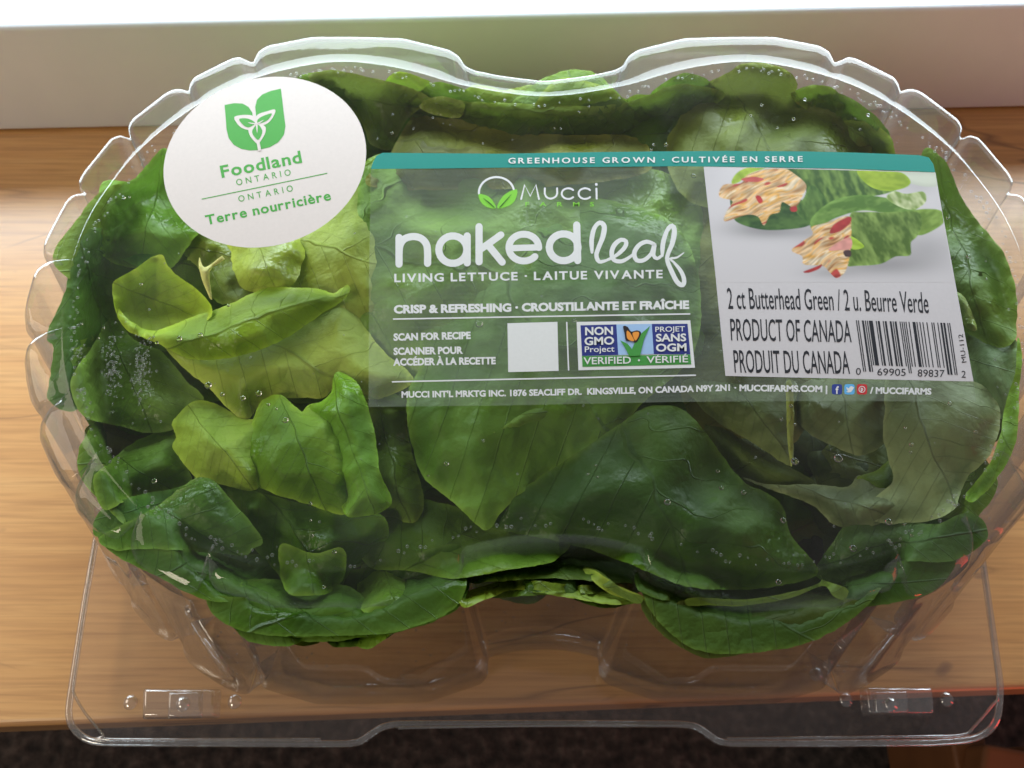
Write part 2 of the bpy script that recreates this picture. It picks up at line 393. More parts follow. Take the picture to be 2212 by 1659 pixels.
for c, pts in (('G', [(590,240),(520,700),(460,1120),(465,1200),(520,1300),(600,1400),(650,1460),(700,1480),(2000,1480)]), ('H', [(330,1410),(1200,1395),(2100,1393)]), ('I', [(300,1475),(1500,1462),(1770,1450),(1850,1390),(1960,1260),(1990,1200),(1960,900),(1900,400)])):
    q = catmull(cv(c, pts), 6, False); p = P(q[:, 0], q[:, 1], ZF+.0003)
    v, f = tube(p, .0005, False, 6); link('moulded_ridge', mesh('ridge', v, f, True, BASE), M_EDGE, shell)
# snap fasteners
def box_bevel(corners, z0, z1, bev, taper=.88):
    c = np.asarray(corners); m_ = c.mean(0); bm = bmesh.new()
    lo = [bm.verts.new((*x, z0)) for x in c]; hi = [bm.verts.new((*(m_+(x-m_)*taper), z1)) for x in c]
    bm.faces.new(hi)
    for i in range(4): j = (i+1) % 4; bm.faces.new((lo[i], lo[j], hi[j], hi[i]))
    bmesh.ops.recalc_face_normals(bm, faces=bm.faces)
    bmesh.ops.bevel(bm, geom=[e for e in bm.edges if not e.is_boundary], offset=bev, segments=3, profile=.5, affect='EDGES')
    me = bpy.data.meshes.new('snap')
    for v_ in bm.verts: v_.co = v_.co-Vector(BASE)
    bm.to_mesh(me); bm.free(); me.polygons.foreach_set('use_smooth', [True]*len(me.polygons)); return me
def dome(cx, cy_, z, r, h, seg=20):
    v = [(cx, cy_, z+h)]; f = []
    for k_ in range(1, 5):
        a = k_/4*math.pi/2
        for s in range(seg): t = 2*math.pi*s/seg; v.append((cx+r*math.sin(a)*math.cos(t), cy_+r*math.sin(a)*math.sin(t), z+h*math.cos(a)))
    for s in range(seg): f.append((0, 1+s, 1+(s+1) % seg))
    for k_ in range(3):
        for s in range(seg): b_ = 1+k_*seg; f.append((b_+s, b_+seg+s, b_+seg+(s+1) % seg, b_+(s+1) % seg))
    return v, f
for c, quad, inner, stud, dots in (('G', [(895,1165),(1380,1168),(1372,1350),(890,1355)], [(1050,1185),(1265,1180),(1262,1345),(1045,1350)], (1145,1260), [(815,1250),(1465,1245)]),
                      ('I', [(1122,1155),(1575,1158),(1588,1328),(1140,1332)], [(1200,1180),(1425,1175),(1432,1318),(1210,1322)], (1315,1265), [(1040,1235),(1668,1232),(855,1075)])):
    q = cv(c, quad); p = P(q[:, 0], q[:, 1], ZF+.0002)[:, :2]
    s = link('snap_fastener', box_bevel(p, ZF+.0003, ZF+.0042, .0009), M_EDGE, shell)
    q = cv(c, inner); p = P(q[:, 0], q[:, 1], ZF+.004)[:, :2]
    link('snap_block', box_bevel(p, ZF+.0035, ZF+.0056, .0006), M_EDGE, s)
    x, y, _ = P(*cv(c, [stud])[0], ZF+.005); v, f = dome(x, y, ZF+.0056, .0026, .0016)
    link('stud', mesh('stud', v, f, True, BASE), M_EDGE, s)
    for d in dots:
        x, y, _ = P(*cv(c, [d])[0], ZF); v, f = dome(x, y, ZF+.0002, .0026, .0012); link('dimple', mesh('dimple', v, f, True, BASE), M_EDGE, shell)
#LEAVES-BEGIN
# ------------------------------------------------------------------ lettuce
def leaf_mat():
    m, nt, N, L = newmat('lettuce_leaf'); o = nd(N, 'ShaderNodeOutputMaterial')
    oi = nd(N, 'ShaderNodeObjectInfo'); uv = nd(N, 'ShaderNodeUVMap'); uv.uv_map = 'leaf'
    at = nd(N, 'ShaderNodeAttribute'); at.attribute_name = 'rim'
    tc = nd(N, 'ShaderNodeTexCoord')
    col = oi.outputs['Color']
    off = nd(N, 'ShaderNodeVectorMath'); off.operation = 'ADD'; L.new(tc.outputs['Object'], off.inputs[0])
    cmb = nd(N, 'ShaderNodeCombineXYZ'); L.new(math_(N, L, 'MULTIPLY', oi.outputs['Random'], 7.0), cmb.inputs[2]); L.new(cmb.outputs[0], off.inputs[1])
    vec = off.outputs[0]
    def nz(scale, det=2, dist=0.0):
        q = nd(N, 'ShaderNodeTexNoise'); q.inputs['Scale'].default_value = scale; q.inputs['Detail'].default_value = det; q.inputs['Distortion'].default_value = dist
        L.new(vec, q.inputs['Vector']); return q
    big = nz(28, 2, .3); mid = nz(110, 3); fine = nz(600, 2)
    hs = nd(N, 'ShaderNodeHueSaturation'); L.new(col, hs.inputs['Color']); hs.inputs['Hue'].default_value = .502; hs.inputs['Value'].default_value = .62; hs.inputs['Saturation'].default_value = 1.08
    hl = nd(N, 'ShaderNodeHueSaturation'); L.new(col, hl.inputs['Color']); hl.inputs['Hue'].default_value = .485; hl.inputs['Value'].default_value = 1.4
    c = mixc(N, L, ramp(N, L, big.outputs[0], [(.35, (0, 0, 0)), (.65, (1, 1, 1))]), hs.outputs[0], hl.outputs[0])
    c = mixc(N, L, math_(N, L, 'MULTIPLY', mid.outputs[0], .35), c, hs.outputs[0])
    # lighter thin rim
    lime = nd(N, 'ShaderNodeHueSaturation'); L.new(col, lime.inputs['Color']); lime.inputs['Hue'].default_value = .475; lime.inputs['Value'].default_value = 2.0
    c = mixc(N, L, math_(N, L, 'MULTIPLY', at.outputs['Fac'], .65), c, lime.outputs[0])
    # veins: midrib, side veins, net
    wob = nz(45, 2)
    sx = nd(N, 'ShaderNodeSeparateXYZ'); L.new(uv.outputs[0], sx.inputs[0])
    wv = math_(N, L, 'MULTIPLY', math_(N, L, 'SUBTRACT', wob.outputs[0], .5), .26)
    u = math_(N, L, 'ADD', sx.outputs[0], wv); v = math_(N, L, 'ADD', sx.outputs[1], wv)
    av = math_(N, L, 'ABSOLUTE', v)
    midrib = math_(N, L, 'SUBTRACT', 1.0, math_(N, L, 'DIVIDE', av, .016), True)
    s = math_(N, L, 'SUBTRACT', math_(N, L, 'MULTIPLY', u, 4.2), math_(N, L, 'MULTIPLY', av, 3.4))
    fr = math_(N, L, 'ABSOLUTE', math_(N, L, 'SUBTRACT', math_(N, L, 'FRACT', s), .5))
    side = math_(N, L, 'SUBTRACT', 1.0, math_(N, L, 'DIVIDE', fr, .028), True)
    vor = nd(N, 'ShaderNodeTexVoronoi'); vor.feature = 'DISTANCE_TO_EDGE'; vor.inputs['Scale'].default_value = 85
    vv = nd(N, 'ShaderNodeVectorMath'); vv.operation = 'ADD'
    sc = nd(N, 'ShaderNodeVectorMath'); sc.operation = 'SCALE'; L.new(wob.outputs[1], sc.inputs[0]); sc.inputs['Scale'].default_value = .02
    L.new(vec, vv.inputs[0]); L.new(sc.outputs[0], vv.inputs[1]); L.new(vv.outputs[0], vor.inputs['Vector'])
    net = math_(N, L, 'SUBTRACT', 1.0, math_(N, L, 'DIVIDE', vor.outputs['Distance'], .035), True)
    vein = math_(N, L, 'MAXIMUM', midrib, math_(N, L, 'MULTIPLY', side, .7))
    sg = nd(N, 'ShaderNodeSeparateColor'); L.new(col, sg.inputs[0]); pale = math_(N, L, 'MULTIPLY', math_(N, L, 'SUBTRACT', sg.outputs[0], .14, True), 3.0, True)
    vb = vein
    vein = math_(N, L, 'MAXIMUM', vein, math_(N, L, 'MULTIPLY', net, math_(N, L, 'ADD', .12, math_(N, L, 'MULTIPLY', pale, .6))))
    dk = nd(N, 'ShaderNodeHueSaturation'); L.new(c, dk.inputs['Color']); dk.inputs['Value'].default_value = .6
    brk = ramp(N, L, nz(33, 1).outputs[0], [(.36, (.25, .25, .25)), (.6, (.85, .85, .85))])
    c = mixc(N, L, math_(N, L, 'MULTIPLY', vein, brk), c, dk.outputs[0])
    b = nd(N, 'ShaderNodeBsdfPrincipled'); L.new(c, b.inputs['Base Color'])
    b.inputs['Specular IOR Level'].default_value = .28
    h = math_(N, L, 'ADD', math_(N, L, 'MULTIPLY', mid.outputs[0], .5), math_(N, L, 'MULTIPLY', fine.outputs[0], .22))
    h = math_(N, L, 'SUBTRACT', h, math_(N, L, 'MULTIPLY', vb, .30))
    cr = nz(60, 3, .4); ridge = math_(N, L, 'ABSOLUTE', math_(N, L, 'SUBTRACT', cr.outputs[0], .5))
    h = math_(N, L, 'ADD', h, math_(N, L, 'MULTIPLY', ridge, 1.9))
    wet = ramp(N, L, nz(38, 1).outputs[0], [(.56, (0, 0, 0)), (.66, (1, 1, 1))])
    h = math_(N, L, 'ADD', h, math_(N, L, 'MULTIPLY', math_(N, L, 'MULTIPLY', wet, nz(420, 1).outputs[0]), .45))
    rg_ = math_(N, L, 'SUBTRACT', math_(N, L, 'ADD', .42, math_(N, L, 'MULTIPLY', mid.outputs[0], .3)), math_(N, L, 'MULTIPLY', wet, .36))
    L.new(rg_, b.inputs['Roughness'])
    bp = nd(N, 'ShaderNodeBump'); bp.inputs['Strength'].default_value = .62; bp.inputs['Distance'].default_value = .0018
    L.new(h, bp.inputs['Height']); L.new(bp.outputs[0], b.inputs['Normal'])
    tl = nd(N, 'ShaderNodeBsdfTranslucent'); L.new(hl.outputs[0], tl.inputs[0])
    mx = nd(N, 'ShaderNodeMixShader'); mx.inputs[0].default_value = .11; L.new(b.outputs[0], mx.inputs[1]); L.new(tl.outputs[0], mx.inputs[2])
    L.new(mx.outputs[0], o.inputs[0]); return m
M_LEAF = leaf_mat()
HB = {'l': np.array([-.068, .03, .0009]), 'r': np.array([.088, .03, .0009])}
HEAD = {'l': empty('butterhead_lettuce', HB['l'].tolist(), 'left butterhead lettuce, brighter lime green leaves, half under the oval white sticker', 'lettuce', 'butterhead lettuces in the clamshell'),
        'r': empty('butterhead_lettuce', HB['r'].tolist(), 'right butterhead lettuce, darker green leaves, mostly under the barcode label', 'lettuce', 'butterhead lettuces in the clamshell')}
def over(px, py, z, ins=0.0):
    p = P(px, py, z)[:, :2]; k_ = np.argmin(((p[:, None]-Ll[None, ::3])**2).sum(2), 1)*3
    d = ((p-Ll[k_])*LN[k_]).sum(1); t = (ZS-z)/(ZS-ZF)
    return d-(.0016-ins+DRAFT*t)
def clamp_inside(px, py, z, k_=0):
    """move a leaf point up its own sight line until it lies within the shell"""
    ins = .00035*(k_ % 14); top = .1068-.00022*((k_*5) % 17); lo = z.copy(); hi = np.full(len(z), top)
    bad = over(px, py, lo, ins) > 0
    if bad.any():
        l, h, x, y = lo[bad], hi[bad], px[bad], py[bad]
        for _ in range(9):
            m_ = (l+h)/2; o_ = over(x, y, m_, ins) > 0
            l = np.where(o_, m_, l); h = np.where(o_, h, m_)
        lo[bad] = h
    return np.minimum(lo, top)
LEAFN = [0]
def leaf(c, pts, z0, col, tilt=(0, 0), bulge=5.0, ax=None, w_=45.0, ruf=2.0, head=None, name='leaf', parent=None, rag=2.2, step=9.0, grow=True):
    """pts: outline; z0, tilt (mm at the right / lower end of the outline), bulge in mm"""
    LEAFN[0] += 1; seed = LEAFN[0]*3.7
    pc = cv(c, pts)
    if z0 <= 91 and grow: g_ = pc.mean(0)+(pc-pc.mean(0))*(1.16 if z0 > 80 else 1.24); out_ = over(g_[:, 0], g_[:, 1], np.full(len(g_), .100)) > -.002; pc = np.where(out_[:, None], pc, g_)
    poly = catmull(pc, 6.0)
    nrm = np.roll(poly, -1, 0)-np.roll(poly, 1, 0); nrm /= np.linalg.norm(nrm, axis=1)[:, None]+1e-9
    rg = np.array([noise.noise(Vector((x*.045, y*.045, seed)))+.5*noise.noise(Vector((x*.14, y*.14, seed))) for x, y in poly])
    poly = poly+np.stack([nrm[:, 1], -nrm[:, 0]], 1)*(rg*rag)[:, None]
    V, F = fill2d(poly, step)
    d = edge_dist(V, poly)
    ce = V.mean(0); half = (V.max(0)-V.min(0))/2+1e-6
    R_ = (V-ce)/half
    z = z0 + tilt[0]*R_[:, 0] + tilt[1]*R_[:, 1] + bulge*(np.sin(np.pi/2*np.clip(d/(1.15*d.max()+1e-6), 0, 1))) - bulge*.4
    wr = np.array([noise.noise(Vector((x*.010, y*.010, seed)))*1.4 - 2.2*abs(noise.noise(Vector((x*.008, y*.008, seed+5)))) - .8*abs(noise.noise(Vector((x*.02, y*.02, seed+7)))) + .16*noise.noise(Vector((x*.05, y*.05, seed+9))) for x, y in V])
    edge = np.exp(-d/12.0)*np.array([noise.noise(Vector((x*.03, y*.03, seed+3))) for x, y in V])
    z = z + ruf*wr + ruf*.6*edge
    zz = clamp_inside(V[:, 0], V[:, 1], z/1000.0, LEAFN[0])
    ea = np.vstack([F[:, [0, 1]], F[:, [1, 2]], F[:, [2, 0]]]); ea = np.vstack([ea, ea[:, ::-1]]); cnt = np.bincount(ea[:, 0], minlength=len(V))+1e-9
    mv = zz > z/1000.0+1e-6
    if mv.any():
        wt = np.exp(-np.abs(zz-z/1000.0)/.02)*0+.6
        for _ in range(5): zz = zz*(1-wt)+wt*np.bincount(ea[:, 0], weights=zz[ea[:, 1]], minlength=len(V))/cnt
    p = P(V[:, 0], V[:, 1], zz)
    if head is None: head = 'l' if ce[0] < 1030 else 'r'
    me = mesh('leaf', p, F, True, HB[head])
    if ax is None: ax = random.uniform(-.6, .6)+(math.pi/2 if half[1] > half[0] else 0)
    u = np.array([math.cos(ax), math.sin(ax)]); q = (V-ce)/(max(half)*1.0)
    uvl = me.uv_layers.new(name='leaf'); li = np.empty(len(me.loops), int); me.loops.foreach_get('vertex_index', li)
    uv = np.stack([q@u, q@np.array([-u[1], u[0]])], 1)[li]; uvl.data.foreach_set('uv', uv.ravel())
    ra = me.attributes.new('rim', 'FLOAT', 'POINT'); ra.data.foreach_set('value', np.exp(-d/7.0))
    o = link(name, me, M_LEAF, parent or HEAD[head]); g2 = 1.2 if head == 'l' else 1.0; o.color = (min(.8, col[0]*(1.8 if head == 'l' else 1.9)*g2), min(.8, col[1]*1.8*g2), col[2]*1.15*g2, 1)  # left head's colour is raised, standing in for stronger light there
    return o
DK = (.030, .065, .010); DG = (.040, .092, .011); MG = (.058, .115, .016); LG = (.066, .100, .022); LM = (.21, .32, .035); PL = (.25, .30, .075); OL = (.085, .105, .020); GG = (.085, .15, .05); TG = (.045, .13, .045)
# lower leaves that fill the shell
rnd = random.Random(3)
for cx, cy_, r in [(300,560,170),(520,430,190),(760,380,200),(1000,350,180),(320,800,190),(560,720,210),(820,640,210),(330,1010,160),(560,980,210),(820,900,210),(620,1160,170),(820,1130,180),
                   (1250,350,190),(1500,350,190),(1750,380,190),(1100,620,200),(1350,620,210),(1640,600,210),(1950,600,180),(1100,900,200),(1380,900,210),(1700,880,220),(2020,830,170),(1250,1080,170),(1500,1120,170),(1760,1120,180),(2000,1060,140),(640,1290,110),(800,1290,110),(1560,1290,120),(1740,1270,120)]:
    k_ = 11; a0 = rnd.uniform(0, 6)
    pts = [(cx+r*rnd.uniform(.8, 1.15)*math.cos(a0+2*math.pi*i/k_), cy_+r*rnd.uniform(.75, 1.05)*math.sin(a0+2*math.pi*i/k_)) for i in range(k_)]
    leaf('W', pts, rnd.uniform(50, 74), rnd.choice([DG, MG, (.05, .11, .016)]), (rnd.uniform(-10, 10), rnd.uniform(-10, 10)), 12, ruf=4, step=14, grow=False)
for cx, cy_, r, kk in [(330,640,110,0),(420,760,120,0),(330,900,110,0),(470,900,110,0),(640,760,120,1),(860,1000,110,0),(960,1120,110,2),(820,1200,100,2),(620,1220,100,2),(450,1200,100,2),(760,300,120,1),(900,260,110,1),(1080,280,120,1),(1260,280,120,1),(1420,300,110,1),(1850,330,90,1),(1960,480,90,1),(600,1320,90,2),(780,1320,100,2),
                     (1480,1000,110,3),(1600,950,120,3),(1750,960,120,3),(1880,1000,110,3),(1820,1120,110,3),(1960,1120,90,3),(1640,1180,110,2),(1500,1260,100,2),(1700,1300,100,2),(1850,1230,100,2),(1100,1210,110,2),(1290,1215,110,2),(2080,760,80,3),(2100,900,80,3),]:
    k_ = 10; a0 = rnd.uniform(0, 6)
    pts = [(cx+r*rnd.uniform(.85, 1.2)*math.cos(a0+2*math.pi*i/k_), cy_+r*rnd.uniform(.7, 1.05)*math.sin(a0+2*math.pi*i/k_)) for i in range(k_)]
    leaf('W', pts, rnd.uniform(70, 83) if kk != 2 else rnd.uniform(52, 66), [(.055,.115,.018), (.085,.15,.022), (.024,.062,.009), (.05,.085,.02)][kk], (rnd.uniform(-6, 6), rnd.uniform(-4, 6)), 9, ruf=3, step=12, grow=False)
# --- rear
leaf('W', [(665,165),(705,152),(745,155),(862,182),(927,209),(914,229),(880,256),(857,297),(843,324),(800,310),(770,250),(700,200)], 92, LG, (2, -4), 12, ruf=4)
leaf('W', [(640,170),(690,158),(740,200),(800,260),(850,330),(780,345),(700,300),(640,240)], 80, MG, (0, -5), 8, ruf=4)
leaf('E', [(540,630),(800,650),(1200,665),(1600,680),(1800,655),(1950,610),(2060,555),(2212,540),(2300,620),(2100,760),(1800,860),(1700,900),(1300,880),(900,830),(700,780),(500,720)], 86, MG, (3, -6), 10, ax=0.0, ruf=4)
leaf('E', [(300,970),(390,800),(470,735),(700,745),(900,800),(1200,850),(1500,865),(1720,860),(1850,880),(1950,960),(1900,1120),(1200,1200),(180,1200)], 97, OL, (1, 3), 12, ax=.15, ruf=3)
leaf('E', [(540,640),(640,620),(760,660),(720,740),(600,730),(500,690)], 90, LG, (2, -3), 5, ruf=3)
leaf('W', [(1435,330),(1468,255),(1490,205),(1510,186),(1568,160),(1601,138),(1652,136),(1702,152),(1724,182),(1722,205),(1800,222),(1840,262),(1881,285),(1884,330),(1890,420),(1700,450),(1500,440)], 95, LG, (0, 4), 14, ax=1.0, ruf=4)
leaf('F', [(780,565),(900,545),(1000,575),(1080,650),(1120,720),(1200,770),(1245,900),(1240,1000),(1050,950),(900,760),(760,640)], 86, MG, (2, 0), 8, ruf=4)
leaf('E', [(1750,880),(1900,740),(2100,660),(2200,640),(2120,800),(2040,980),(1900,1080),(1780,1000)], 88, DG, (2, 0), 6)
# --- left head
NG = dict(grow=False)
leaf('J', [(330,-60),(280,180),(212,330),(206,390),(232,430),(206,600),(212,650),(260,690),(330,690),(400,560),(480,300),(560,200),(640,60),(640,-60),(480,-100)], 82, (.026, .075, .012), (-6, 0), 8, ax=1.3, rag=3)
leaf('D', [(640,1200),(700,1150),(830,1160),(950,1050),(1060,950),(1150,1150),(1300,1380),(1200,1500),(1080,1660),(960,1680),(760,1640),(670,1560),(655,1400)], 90, (.065,.155,.024), (2, 2), 12, w_=60, ruf=5)
leaf('D', [(760,1550),(860,1510),(960,1560),(970,1630),(900,1690),(800,1650)], 86, (.035, .15, .015), (0, 2), 4)  # small bright leaf standing in for a lit patch
leaf('W', [(330,620),(330,500),(400,460),(470,480),(540,520),(560,640),(480,680),(400,680)], 80, (.05,.10,.018), (0, 0), 5)
leaf('W', [(340,480),(395,450),(440,470),(500,480),(560,500),(600,580),(560,640),(500,660),(455,640),(430,580),(395,555),(355,530)], 87, (.13,.18,.05), (3, 3), 6, ruf=4, rag=5, **NG)
leaf('W', [(490,500),(560,490),(620,500),(660,520),(650,580),(620,625),(560,640),(520,640),(505,600),(500,560)], 93, (.19,.26,.06), (2, 3), 8, ax=1.2, ruf=3.5, rag=4)
leaf('W', [(630,520),(700,470),(800,380),(850,420),(850,640),(800,720),(740,680),(640,660),(610,640),(640,600),(645,560)], 90, (.205,.275,.068), (2, 2), 8, ax=.3, ruf=2.0)
leaf('J', [(862,30),(885,75),(960,25),(972,40),(915,80),(905,120),(915,215),(880,150),(860,80)], 97, (.32,.33,.17), (0, 0), 2, ruf=1, rag=1, step=6)
leaf('J', [(700,400),(830,440),(960,440),(1100,410),(1250,340),(1400,240),(1500,160),(1580,330),(1660,440),(1790,560),(1650,640),(1560,640),(1450,600),(1400,640),(1300,640),(1170,640),(1110,680),(1070,730),(1000,700),(900,595),(800,515)], 93, (.165,.235,.055), (2, 3), 8, ax=.45, ruf=1.6, **NG)
leaf('J', [(480,230),(530,330),(600,400),(700,440),(800,560),(880,640),(840,700),(760,770),(640,790),(520,760),(400,735),(340,695),(305,600),(325,520),(420,380)], 87, (.062,.125,.026), (4, 3), 11, ax=1.2, ruf=3, **NG)
lf = leaf('J', [(488,150),(570,90),(690,18),(725,70),(780,120),(850,170),(915,242),(900,300),(800,360),(700,400),(620,380),(560,350),(510,290)], 95, (.15,.235,.03), (-2, -2), -10, ax=.4, w_=70, ruf=4, **NG)
leaf('J', [(660,348),(740,325),(830,290),(980,240),(1130,170),(1250,160),(1380,168),(1440,185),(1502,150),(1500,200),(1380,282),(1250,372),(1100,440),(960,472),(830,472),(740,435),(640,385),(545,345),(500,270),(492,200),(530,275),(600,330)], 101, (.125,.215,.026), (0, 1), 9, ax=-.3, parent=lf, name='folded_edge', ruf=2.5)
leaf('J', [(380,760),(600,750),(760,775),(700,850),(560,900),(450,930),(395,880)], 76, (.075,.085,.03), (0, 2), 6, **NG)
leaf('J', [(440,940),(600,820),(745,778),(770,870),(830,1010),(700,1050),(560,1075),(450,1120),(400,1000)], 90, (.062,.135,.02), (2, 3), 9, ax=.5, ruf=3, **NG)
leaf('J', [(752,780),(745,740),(800,680),(860,648),(960,678),(1040,730),(1120,740),(1130,850),(1130,1000),(1080,1040),(950,1010),(850,985),(780,905),(745,850),(762,810)], 96, (.115,.195,.03), (1, 2), 10, ax=.9, w_=60, ruf=1.8, **NG)
l15 = leaf('J', [(1048,880),(1085,760),(1120,670),(1160,632),(1220,628),(1290,690),(1305,700),(1335,670),(1400,660),(1480,700),(1540,900),(1560,1080),(1500,1140),(1420,1130),(1300,1090),(1150,1040),(1080,990)], 101, (.085,.175,.02), (2, 0), 12, ax=1.2, w_=55, ruf=2.6, **NG)
leaf('J', [(1330,680),(1390,655),(1432,615),(1438,560),(1462,528),(1530,560),(1580,650),(1620,800),(1640,950),(1692,1080),(1650,1130),(1580,1150),(1490,1142),(1465,1020),(1420,860),(1370,740)], 104, (.060,.155,.014), (2, 1), 9, ax=1.3, ruf=3.5, parent=l15, name='folded_edge')
leaf('J', [(1560,580),(1700,620),(1770,650),(1760,780),(1800,950),(1830,1060),(1820,1140),(1780,1180),(1690,1160),(1600,1100),(1600,800)], 89, (.065,.12,.018), (2, 2), 8, ax=1.3, ruf=3, **NG)
leaf('J', [(402,1195),(450,1112),(600,1058),(760,1028),(860,990),(830,1060),(720,1110),(600,1170),(432,1240)], 94, (.038,.11,.022), (0, 3), 5, ax=-.3, rag=1, **NG)  # front-row colours darkened: shade put in to offset the lamp
leaf('J', [(430,1242),(600,1150),(700,1090),(790,1020),(860,984),(925,1000),(1000,1080),(1132,1245),(1095,1290),(1050,1320),(900,1305),(740,1295),(600,1290),(500,1300)], 100, (.042,.108,.022), (2, -6), 11, ax=.55, ruf=3, **NG)
leaf('J', [(840,985),(950,980),(1100,1040),(1300,1095),(1500,1145),(1640,1140),(1680,1230),(1600,1330),(1510,1400),(1470,1470),(1350,1490),(1230,1480),(1200,1400),(1100,1290),(980,1100)], 92, (.042,.105,.012), (3, -7), 12, ax=.8, ruf=3.5, **NG)
leaf('J', [(430,1250),(600,1270),(800,1290),(1000,1310),(1160,1330),(1230,1480),(1200,1560),(1050,1560),(900,1510),(700,1410),(560,1340)], 85, (.030,.080,.013), (0, -9), 8, ax=.3, ruf=2, **NG)
leaf('J', [(1215,1270),(1350,1310),(1480,1290),(1492,1400),(1440,1470),(1350,1494),(1250,1485),(1212,1400)], 96, (.046,.105,.012), (0, -8), 6, ax=1.4, ruf=2, **NG)
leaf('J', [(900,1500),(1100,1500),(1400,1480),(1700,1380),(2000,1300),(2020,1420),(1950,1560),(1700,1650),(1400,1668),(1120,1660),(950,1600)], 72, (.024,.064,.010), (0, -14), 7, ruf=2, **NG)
# --- middle
leaf('W', [(800,340),(770,460),(750,560),(752,640),(775,700),(813,758),(877,822),(890,870),(1000,900),(1200,880),(1400,820),(1520,760),(1540,620),(1520,460),(1430,370),(1200,345),(1000,335)], 93, (.085,.185,.032), (-2, -2), 10, ax=.2, w_=60)
leaf('W', [(1180,440),(1100,470),(1050,505),(1020,545),(975,585),(934,637),(914,694),(907,731),(905,790),(882,850),(880,913),(894,980),(914,1031),(948,1060),(1000,1105),(1050,1145),(1090,1100),(1160,1040),(1250,990),(1330,930),(1400,860),(1500,760),(1510,600),(1450,480),(1300,430)], 99, (.060,.15,.020), (1, 3), 11, ax=1.0, w_=60)
leaf('B', [(1450,1030),(1200,1120),(1080,1160),(930,1175),(1050,1060),(1250,960),(1400,900),(1560,850),(1540,940)], 102.5, (.075,.165,.03), (0, 1), 4)
leaf('B', [(1000,1330),(1200,1230),(1480,1060),(1640,1000),(1760,1080),(1740,1160),(1500,1300),(1250,1500),(1060,1620),(960,1560)], 94, (.018,.06,.010), (0, 2), 4)
leaf('W', [(1500,330),(1560,330),(1700,345),(1720,860),(1600,900),(1500,860),(1480,700),(1500,500)], 90, OL, (2, 0), 9, ax=1.5)
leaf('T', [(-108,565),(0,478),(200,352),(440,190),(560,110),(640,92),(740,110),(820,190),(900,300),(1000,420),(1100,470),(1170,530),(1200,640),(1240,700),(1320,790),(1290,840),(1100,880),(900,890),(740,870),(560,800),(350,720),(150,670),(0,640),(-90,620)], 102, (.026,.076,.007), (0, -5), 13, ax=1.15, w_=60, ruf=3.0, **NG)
leaf('W', [(910,1090),(1000,1110),(1060,1145),(1200,1150),(1200,1210),(1100,1230),(980,1250),(900,1235),(820,1215),(800,1150),(850,1100)], 88, DG, (2, 3), 6)
leaf('W', [(1000,1150),(1200,1145),(1400,1185),(1500,1225),(1400,1260),(1200,1250),(1080,1255),(1000,1250)], 78, DK, (0, 3), 5)
leaf('H', [(80,500),(180,320),(400,370),(480,560),(480,740),(300,790),(150,720),(75,620)], 84, (.055,.12,.02), (0, 3), 7)
leaf('H', [(720,580),(900,515),(1060,478),(1250,468),(1500,495),(1700,555),(1880,610),(1700,640),(1400,600),(1100,550),(1000,560),(850,620),(740,660)], 70, (.06,.11,.014), (0, 3), 3)
leaf('H', [(1480,420),(1560,430),(1700,520),(1860,590),(1820,620),(1650,570),(1530,480)], 80, (.11,.18,.035), (0, 2), 3, rag=1, step=7)
# --- right head
leaf('W', [(1918,800),(1980,800),(2110,826),(2154,872),(2161,913),(2140,980),(2090,1031),(2073,1068),(2060,1100),(2010,1125),(1900,1130),(1850,1105),(1888,1075),(1928,1041),(1921,997),(1908,947),(1910,900)], 101, (.115,.165,.105), (1, 1), 7, ax=1.2, w_=60, ruf=2.5)  # grey-green of these right leaves includes a veil of room reflections
leaf('T', [(1000,405),(1120,435),(1300,432),(1450,442),(1500,395),(1600,440),(1700,520),(1600,600),(1450,620),(1380,600),(1320,540),(1220,490),(1100,452)], 98, (.090,.128,.078), (2, 2), 7, ax=.3, ruf=2.5, **NG)
leaf('T', [(1200,-20),(1330,-20),(1640,-20),(1640,200),(1580,280),(1500,310),(1400,275),(1270,205),(1215,120)], 92, (.080,.115,.065), (2, 2), 9, ax=1.4, ruf=2.5, **NG)
leaf('T', [(760,-20),(1200,-20),(1218,100),(1215,250),(1206,355),(1100,292),(1000,230),(880,160),(800,80)], 96, (.080,.122,.050), (2, 2), 9, ax=.9, ruf=2.5, **NG)
leaf('T', [(1186,-10),(1212,0),(1218,150),(1214,280),(1206,357),(1190,240),(1186,120)], 101, (.13,.18,.05), (0, 0), 2, ruf=1, rag=1, step=7, **NG)
leaf('T', [(800,150),(980,225),(1190,350),(1320,440),(1100,445),(1000,410),(900,300)], 88, (.045,.080,.018), (2, 2), 6, **NG)
leaf('T', [(1280,300),(1500,300),(1640,330),(1660,460),(1500,480),(1350,450)], 80, (.03,.06,.014), (0, 0), 5, **NG)
leaf('T', [(1490,400),(1560,380),(1640,330),(1660,440),(1590,480),(1520,440)], 95, (.065,.135,.018), (0, 0), 4, **NG)
leaf('W', [(1990,335),(2040,345),(2075,420),(2105,470),(2140,510),(2175,560),(2196,640),(2196,700),(2190,738),(2150,750),(2090,720),(2040,700),(2000,560)], 96, (.058,.125,.026), (2, 2), 9, ax=1.3, ruf=4)
leaf('C', [(1770,265),(1830,295),(1880,400),(1912,505),(1850,500),(1790,400)], 100, (.10,.17,.06), (0, 0), 3, rag=1)
leaf('C', [(1830,500),(1980,508),(2100,558),(2172,590),(2168,830),(2110,1000),(2060,1075),(2000,960),(1890,840),(1840,700)], 98, (.065,.125,.065), (2, 2), 9, ax=.3)
leaf('C', [(2172,560),(2200,700),(2180,900),(2175,1100),(2150,1250),(2080,1400),(1980,1530),(1880,1610),(1840,1560),(1980,1380),(2060,1180),(2090,1000),(2150,800)], 88, (.06,.15,.018), (0, 0), 4)
